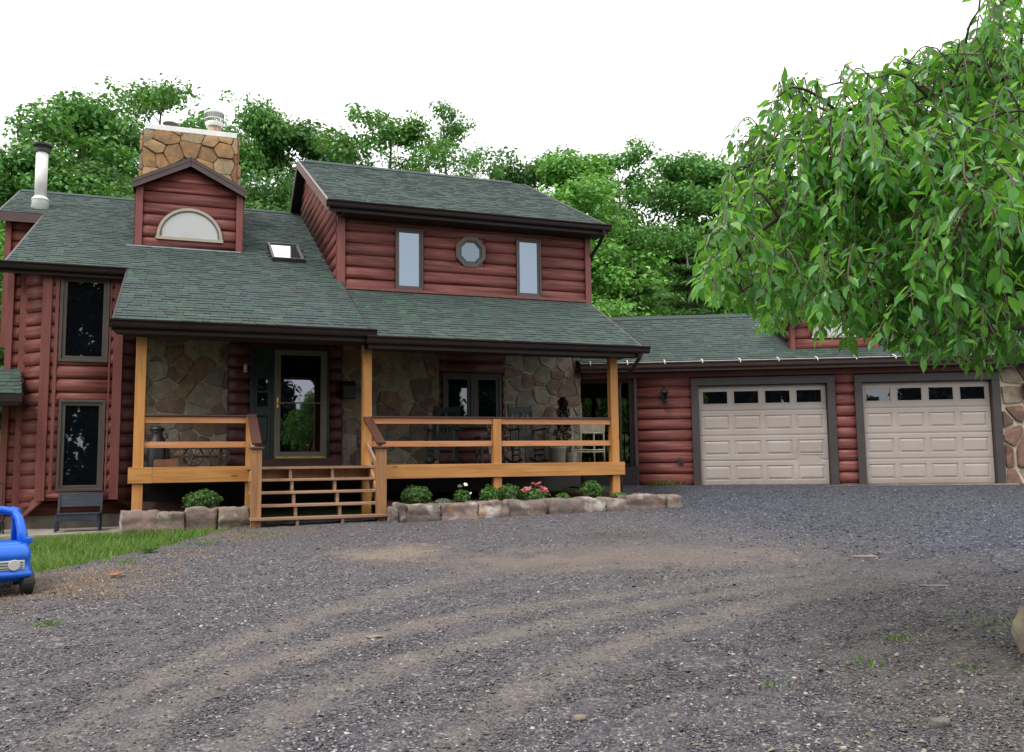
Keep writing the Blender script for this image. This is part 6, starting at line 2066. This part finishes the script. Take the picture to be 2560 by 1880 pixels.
for i, p in enumerate(lp):
    nsub = {0: 14, 1: 13, 2: 14, 3: 12, 4: 14, 5: 11, 6: 11, 7: 0, 8: 12, 9: 9}.get(i, 10)
    for j in range(nsub):
        s = (j + rg.uniform(0.1, 0.9)) / nsub * 0.82 + 0.18
        k = min(25, int(s * 25))
        q = np.array(p[k])
        d = p[k] - p[max(0, k - 3)]
        d = np.array([d[0], d[1], 0]) / max(np.linalg.norm(d[:2]), 1e-3)
        sd = np.array([-d[1], d[0], 0]) * (1 if j % 2 else -1)
        ln = rg.uniform(0.25, 0.75) * (0.5 if i == 7 else 1)
        od = d * rg.uniform(0.1, 0.8) + sd * rg.uniform(0.2, 1.0)
        od = od / np.linalg.norm(od) * ln
        end = q + od + np.array([0, 0, rg.uniform(-0.12, 0.16)])
        for _ in range(4):
            if outside(np.array([end + np.array([0, 0, 0.05])]), rg)[0]:
                end = q + (end - q) * 0.5
        if outside(np.array([q]), rg)[0] and i != 7:
            continue
        br = smooth_path([q, q + (end - q) * 0.5 + np.array([0, 0, 0.09]), end], 9)
        tw.tube([tuple(z) for z in br], list(np.linspace(0.012, 0.005, 9)), 5, False)
        nk = 6
        for m_ in range(nk):
            w = br[min(8, 1 + int(rg.uniform(0, 1) * 8))]
            a_ = rg.uniform(0, 2 * np.pi)
            o_ = np.array([math.cos(a_), math.sin(a_), 0]) * rg.uniform(0.12, 0.42) + od * rg.uniform(0.0, 0.35)
            hang(np.array(w), o_, rg.uniform(0.15, 0.62), rg)
        hang(np.array(end), od * 0.5, rg.uniform(0.2, 0.7), rg)
    if i not in (7,):
        hang(np.array(p[25]), np.array([-0.1, -0.05, 0]), rg.uniform(0.5, 0.9), rg)
    else:
        for m_ in range(9):
            hang(np.array(p[25 - 2 * m_]), np.array([-0.06 + 0.03 * (m_ % 4), 0.05 * (m_ % 3) - 0.05, 0]), 0.3 + 0.03 * m_, rg)
ob('twigs_strand', tw, M['twig'], wtree)['kind'] = 'stuff'
leafP, leafD, leafS = np.array(leafP), np.array(leafD), np.array(leafS)
# leaf template: along +Y, folded along the midrib, tip curling down
LT = np.array([(0, 0, 0), (-0.20, 0.28, 0.05), (0, 0.30, -0.02), (0.20, 0.28, 0.05), (-0.225, 0.52, 0.03), (0, 0.55, -0.05), (0.225, 0.52, 0.03), (-0.12, 0.80, -0.02), (0, 0.82, -0.09), (0.12, 0.80, -0.02), (0, 1.08, -0.17)])
LF3 = [(0, 2, 1), (0, 3, 2), (7, 8, 10), (8, 9, 10)]
LF4 = [(1, 2, 5, 4), (2, 3, 6, 5), (4, 5, 8, 7), (5, 6, 9, 8)]
LTRI = np.array(LF3 + [(a, b, c) for a, b, c, d in LF4] + [(a, c, d) for a, b, c, d in LF4])


def leaf_frames(D, rng):
    n = len(D)
    up = np.tile(np.array([0, 0, 1.0]), (n, 1)) + rng.normal(0, 0.45, (n, 3))
    x = np.cross(D, up)
    x /= np.linalg.norm(x, axis=1, keepdims=True)
    z = np.cross(x, D)
    return x, D, z


xa, ya, za = leaf_frames(leafD, rg)
dist = np.linalg.norm(leafP - np.array([0, 0, 1.6]), axis=1)
inview = (np.abs(leafP[:, 0] / leafP[:, 1]) < 0.56)
order = np.argsort(np.where(inview, dist, dist + 100))
near, rest = order[:300], order[300:]
V = (LT[None, :, 0:1] * xa[rest][:, None] + LT[None, :, 1:2] * ya[rest][:, None] + LT[None, :, 2:3] * za[rest][:, None]) * leafS[rest][:, None, None] + leafP[rest][:, None]
F = (LTRI[None] + 11 * np.arange(len(rest))[:, None, None]).reshape(-1, 3)
o = ob('leaf_curtain', mesh_np('leaf_curtain', V.reshape(-1, 3), F, True), M['cherry'], wtree)
o['kind'] = 'stuff'
lm = mesh_np('leaf', LT, LTRI, True)
lm.materials.append(M['cherry'])
for i in near:
    o = ob('leaf', lm, None, wtree, leafP[i])
    mm = Matrix((tuple(xa[i]), tuple(ya[i]), tuple(za[i]))).transposed()
    o.rotation_euler = mm.to_euler()
    o.scale = (leafS[i],) * 3

# ================================================================== THE WOODED HILL
M['wood1'] = m_leaf('oak_foliage', [(0.15, (0.030, 0.105, 0.023)), (0.45, (0.064, 0.204, 0.040)), (0.75, (0.120, 0.328, 0.064)), (0.95, (0.191, 0.433, 0.087))], 0.27, 0.55)
M['wood2'] = m_leaf('light_green_foliage', [(0.15, (0.057, 0.164, 0.028)), (0.5, (0.108, 0.309, 0.047)), (0.9, (0.203, 0.473, 0.082))], 0.29, 0.55)
M['wood3'] = m_leaf('dark_foliage', [(0.15, (0.023, 0.078, 0.020)), (0.5, (0.048, 0.151, 0.034)), (0.9, (0.095, 0.249, 0.052))], 0.22, 0.55)
M['pineneedle'] = m_leaf('pine_needles', [(0.15, (0.029, 0.081, 0.026)), (0.5, (0.055, 0.142, 0.040)), (0.9, (0.102, 0.216, 0.058))], 0.2, 0.6)


def tree_template(seed, H, rad, crown0, n_leaf, airy, lsize=0.17):
    """returns (trunk MB mesh, crown mesh); base at origin, total height H, crown from crown0*H up"""
    r = np.random.default_rng(seed)
    mb = MB()
    lean = r.normal(0, 0.02, 2)
    top = np.array([lean[0] * H, lean[1] * H, H * 0.94])
    tp = smooth_path([(0, 0, -0.6), (lean[0] * H * 0.3 + 0.1, lean[1] * H * 0.3, H * 0.3), (lean[0] * H * 0.6 - 0.1, lean[1] * H * 0.6, H * 0.62), top], 14)
    mb.tube([tuple(p) for p in tp], list(np.linspace(H * 0.017, 0.03, 14)), 7)
    clumps = []
    nl = int(13 + 8 * airy + H * 0.5)
    for i in range(nl):
        f = crown0 + (1 - crown0) * (i + r.uniform(0, 0.9)) / nl
        f = min(f, 0.97)
        p0 = np.array([np.interp(f * H, tp[:, 2], tp[:, 0]), np.interp(f * H, tp[:, 2], tp[:, 1]), f * H])
        g = (f - crown0) / (1 - crown0)
        R_ = rad * (0.55 + 0.65 * math.sin(math.pi * min(1, (g * 0.80 + 0.18)))) * r.uniform(0.65, 1.12)
        a = i * 2.4 + r.uniform(-0.5, 0.5)
        rise = r.uniform(0.1, 0.5) * R_
        if g > 0.85:
            R_ *= 0.55
            rise = r.uniform(0.3, 0.9) * R_
        p2 = p0 + np.array([math.cos(a) * R_, math.sin(a) * R_, rise])
        p1 = p0 + (p2 - p0) * 0.5 + np.array([0, 0, rise * 0.25])
        lp_ = smooth_path([p0, p1, p2], 7)
        mb.tube([tuple(p) for p in lp_], list(np.linspace(0.05 * (1.3 - g), 0.012, 7)), 5)
        for k in range(r.integers(3, 6)):
            s = r.uniform(0.45, 1.05)
            b = p0 + (p2 - p0) * s + r.normal(0, 0.18 * R_ * (0.5 + s), 3) * np.array([1, 1, 0.6])
            clumps.append((b, r.uniform(0.40, 0.80) * (rad / 2.6) ** 0.6 * (0.72 if airy > 0.5 else 1)))
        clumps.append((p2, 0.6 * (rad / 2.6) ** 0.6))
    clumps.append((top + np.array([0, 0, 0.05 * H]), 0.55))
    w = np.array([c[1] ** 2 for c in clumps])
    cnt = np.maximum(8, (n_leaf * w / w.sum()).astype(int))
    C, N = [], []
    for (c, s), k in zip(clumps, cnt):
        d = r.normal(size=(k, 3))
        d /= np.linalg.norm(d, axis=1, keepdims=True)
        rr_ = r.uniform(0.1, 1, k) ** (0.5 if airy < 0.5 else 0.7)
        C.append(c + d * rr_[:, None] * s * np.array([1.25, 1.25, 0.8]))
        N.append(d * 0.7 + np.array([0, 0, 0.7]) + r.normal(0, 0.5, (k, 3)))
    C, N = np.concatenate(C), np.concatenate(N)
    V, F = leaf_quads(C, N, lsize * r.uniform(0.6, 1.4, len(C)), r, 0.6, 0.25)
    return mb.mesh('trunk', True), mesh_np('crown', V, F), float(np.percentile(V[:, 2], 99.7))


def pine_template(seed, H, rad, n_leaf):
    r = np.random.default_rng(seed)
    mb = MB().tube([(0, 0, -0.5), (0.05, 0, H * 0.5), (0, 0, H)], [H * 0.016, H * 0.011, 0.02], 7)
    C, N = [], []
    tiers = int(H * 1.5)
    per = n_leaf // (tiers * 6)
    for i in range(tiers):
        f = 0.06 + 0.92 * i / tiers
        z = f * H
        for k in range(6):
            a = k * 1.047 + i * 0.7 + r.uniform(-0.25, 0.25)
            R_ = rad * (1 - f) ** 0.75 * r.uniform(0.65, 1.1) + 0.15
            e = np.array([math.cos(a) * R_, math.sin(a) * R_, z + 0.10 * R_])
            mb.tube([(0, 0, z), tuple(e * np.array([.5, .5, 1]) + np.array([0, 0, -0.04 * R_]))[:3], tuple(e)], [0.025, 0.015, 0.005], 4, False)
            s = r.uniform(0.2, 1.0, per) ** 0.7
            p = np.array([0, 0, z]) + (e - np.array([0, 0, z])) * s[:, None] + r.normal(0, 1, (per, 3)) * np.array([0.16, 0.16, 0.07]) * (0.5 + R_ * 0.35)
            C.append(p)
            N.append(np.array([0, 0, 1.0]) + r.normal(0, 0.45, (per, 3)))
    C, N = np.concatenate(C), np.concatenate(N)
    V, F = leaf_quads(C, N, 0.26 * r.uniform(0.6, 1.3, len(C)), r, 0.16)
    return mb.mesh('trunk', True), mesh_np('crown', V, F)


TT = {}
for key, mat, args in (('round', 'wood1', (101, 10.0, 2.5, 0.22, 22000, 0.2, 0.165)), ('tall', 'wood1', (102, 13.0, 3.0, 0.30, 12500, 0.9, 0.153)), ('light', 'wood2', (103, 9.0, 2.2, 0.15, 22000, 0.2, 0.165)), ('airy', 'wood1', (104, 12.0, 2.4, 0.30, 10000, 1.0, 0.165)), ('broad', 'wood3', (105, 9.5, 3.0, 0.18, 23000, 0.3, 0.177)), ('bush', 'wood2', (106, 5.0, 2.0, 0.08, 14000, 0.2, 0.153))):
    a, b, hh = tree_template(*args)
    a.materials.append(M['bark'])
    b.materials.append(M[mat])
    TT[key] = (a, b, hh)
a, b = pine_template(107, 9.0, 3.0, 15000)
a.materials.append(M['bark'])
b.materials.append(M['pineneedle'])
TT['pine'] = (a, b, 9.0)


def tree(kind, bearing, Y, ztop, rot, label, cat='tree', wid=1.0):
    """bearing = X/Y of the trunk"""
    X = bearing * Y
    z0 = float(ground_z(X, Y)) - 0.1
    tr, cr, H = TT[kind]
    s = (ztop - z0) / H
    t = thing({'pine': 'pine_tree', 'bush': 'bushy_tree'}.get(kind, 'broadleaf_tree'), label, cat, (X, Y, z0), (0, 0, 0), rot, 'trees on the hill behind the house')
    for nm, me in (('trunk', tr), ('crown', cr)):
        o = ob(nm, me, None, t)
        o.scale = (s * wid, s * wid, s)
    return t


def B(px):
    return (px - 1280) / 2182.0 / 1.0


tree('round', B(20), 29.5, 12.7, 0.3, 'leafy tree at the far left edge, left of the white stove pipe')
tree('round', B(135), 33, 16.2, 2.0, 'round-topped tree right above the white stove pipe')
tree('tall', B(370), 36, 18.6, 0.5, 'tallest airy tree behind the stone chimney', wid=1.05)
tree('airy', B(545), 34, 15.2, 1.2, 'thin-crowned tree just right of the chimney flue')
tree('round', B(690), 36, 16.9, 4.1, 'slim pointed tree midway between chimney and upper roof peak', wid=0.8)
tree('broad', B(800), 38, 16.3, 2.7, 'broad dark tree above the left peak of the upper roof')
tree('airy', B(965), 35, 16.2, 0.1, 'open-crowned tree above the middle of the upper roof', wid=1.15)
tree('tall', B(1120), 37, 16.8, 3.3, 'tall open tree rising over the right half of the upper roof', wid=0.75)
tree('broad', B(1310), 40, 16.0, 5.0, 'dark tree just right of the upper roof ridge')
tree('light', B(1430), 33, 13.4, 0.9, 'light green tree right of the upper storey', wid=1.1)
tree('airy', B(1570), 36, 14.9, 2.2, 'open-topped tree between the house and the weeping tree')
tree('round', B(1700), 38, 15.2, 1.0, 'tree left of the weeping tree with sky gaps in its crown')
tree('round', B(1860), 37, 14.6, 3.7, 'tree partly behind the left side of the weeping tree')
tree('pine', B(1730), 27.5, 8.3, 0.0, 'feathery pine above the garage ridge', wid=1.2)
tree('pine', B(1590), 29.5, 8.6, 1.1, 'pine standing behind the left end of the garage ridge', wid=1.1)
tree('bush', B(1500), 26.5, 6.6, 2.3, 'low light green tree at the corner of house and garage')
tree('light', B(1400), 29, 10.5, 4.4, 'mid-height green tree behind the upper downspout', wid=1.1)
tree('broad', B(250), 31, 12.2, 3.0, 'dark tree filling the gap between stove pipe and chimney')
tree('broad', B(620), 32, 12.4, 0.7, 'dark low tree right of the doghouse dormer')
tree('bush', B(-60), 24, 8.0, 0.2, 'green bushy tree at the left edge beside the house corner', wid=1.3)

# the wood behind, which reads as one mass
rg = np.random.default_rng(77)
Cs, Ns, Ss = [], [], []
mbt = MB()
for i in range(74):
    Y = rg.uniform(38, 52)
    bx = -0.72 + 1.5 * ((i * 0.618) % 1.0)
    X = bx * Y
    z0 = float(ground_z(X, Y))
    lim = np.interp(1280 + 2182 * bx, [-300, 0, 400, 700, 1250, 1400, 1760, 1830, 2000, 2800], [380, 360, 400, 400, 455, 470, 480, 560, 430, 400])
    ztop = 1.6 + (1125 - lim) / 2182.0 * Y * rg.uniform(0.8, 1.0)
    mbt.tube([(X, Y, z0 - 0.5), (X + 0.2, Y, ztop - 1.5)], [0.2, 0.06], 6, False)
    k = 0
    z = z0 + 1.0
    while z < ztop - 0.6:
        for q in range(3):
            c = np.array([X + rg.normal(0, 1.6), Y + rg.normal(0, 1.2), z + rg.normal(0, 0.4)])
            m = 150
            d = rg.normal(size=(m, 3))
            d /= np.linalg.norm(d, axis=1, keepdims=True)
            Cs.append(c + d * (rg.uniform(0.2, 1, m) ** 0.5)[:, None] * np.array([1.25, 1.1, 0.8]))
            Ns.append(d * 0.8 + np.array([0, 0, 0.6]) + rg.normal(0, 0.4, (m, 3)))
        z += 1.0
C, N = np.concatenate(Cs), np.concatenate(Ns)
V, F = leaf_quads(C, N, rg.uniform(0.22, 0.50, len(C)), rg, 0.65, 0.2)
o = ob('distant_wood', mesh_np('distant_wood', V, F), M['wood3'])
tag(o, 'dense green wood covering the hill behind the house', None, None, 'stuff')
o = ob('distant_wood_trunks', mbt, M['bark'])
tag(o, 'trunks of the dense wood on the hill', None, None, 'stuff')

# woods across the drive behind the viewer: they show in the window panes
Cs, Ns = [], []
for i in range(60):
    X = -34 + i * 1.15 + rg.normal(0, 0.5)
    Y = rg.uniform(-26, -18)
    top = float(np.interp(X, [-34, -12, -8, 8, 11, 13, 15, 22, 26, 34], [9, 11, 16, 16, 6.6, 8.0, 5.5, 6.8, 9.5, 12])) + rg.normal(0, 0.5)
    z = 0.3
    while z < top:
        m = 130
        d = rg.normal(size=(m, 3))
        d /= np.linalg.norm(d, axis=1, keepdims=True)
        Cs.append(np.array([X + rg.normal(0, 0.5), Y, z]) + d * (rg.uniform(0.2, 1, m) ** 0.5)[:, None] * np.array([1.2, 1.2, 0.9]))
        Ns.append(d + rg.normal(0, 0.4, (m, 3)))
        z += 0.7
C, N = np.concatenate(Cs), np.concatenate(Ns)
V, F = leaf_quads(C, N, rg.uniform(0.35, 0.7, len(C)), rg, 0.65, 0.2)
M['silhouetteleaf'] = m_leaf('backlit_silhouette_foliage', [(0.2, (0.008, 0.014, 0.010)), (0.8, (0.020, 0.032, 0.020))], 0.08, 0.7, (0.03, 0.05, 0.02), 0.2)  # leaf colour blackened to paint in a backlit silhouette
o = ob('opposite_wood', mesh_np('opposite_wood', V, F), M['silhouetteleaf'])
tag(o, 'trees across the drive mirrored in the window panes', None, None, 'stuff')
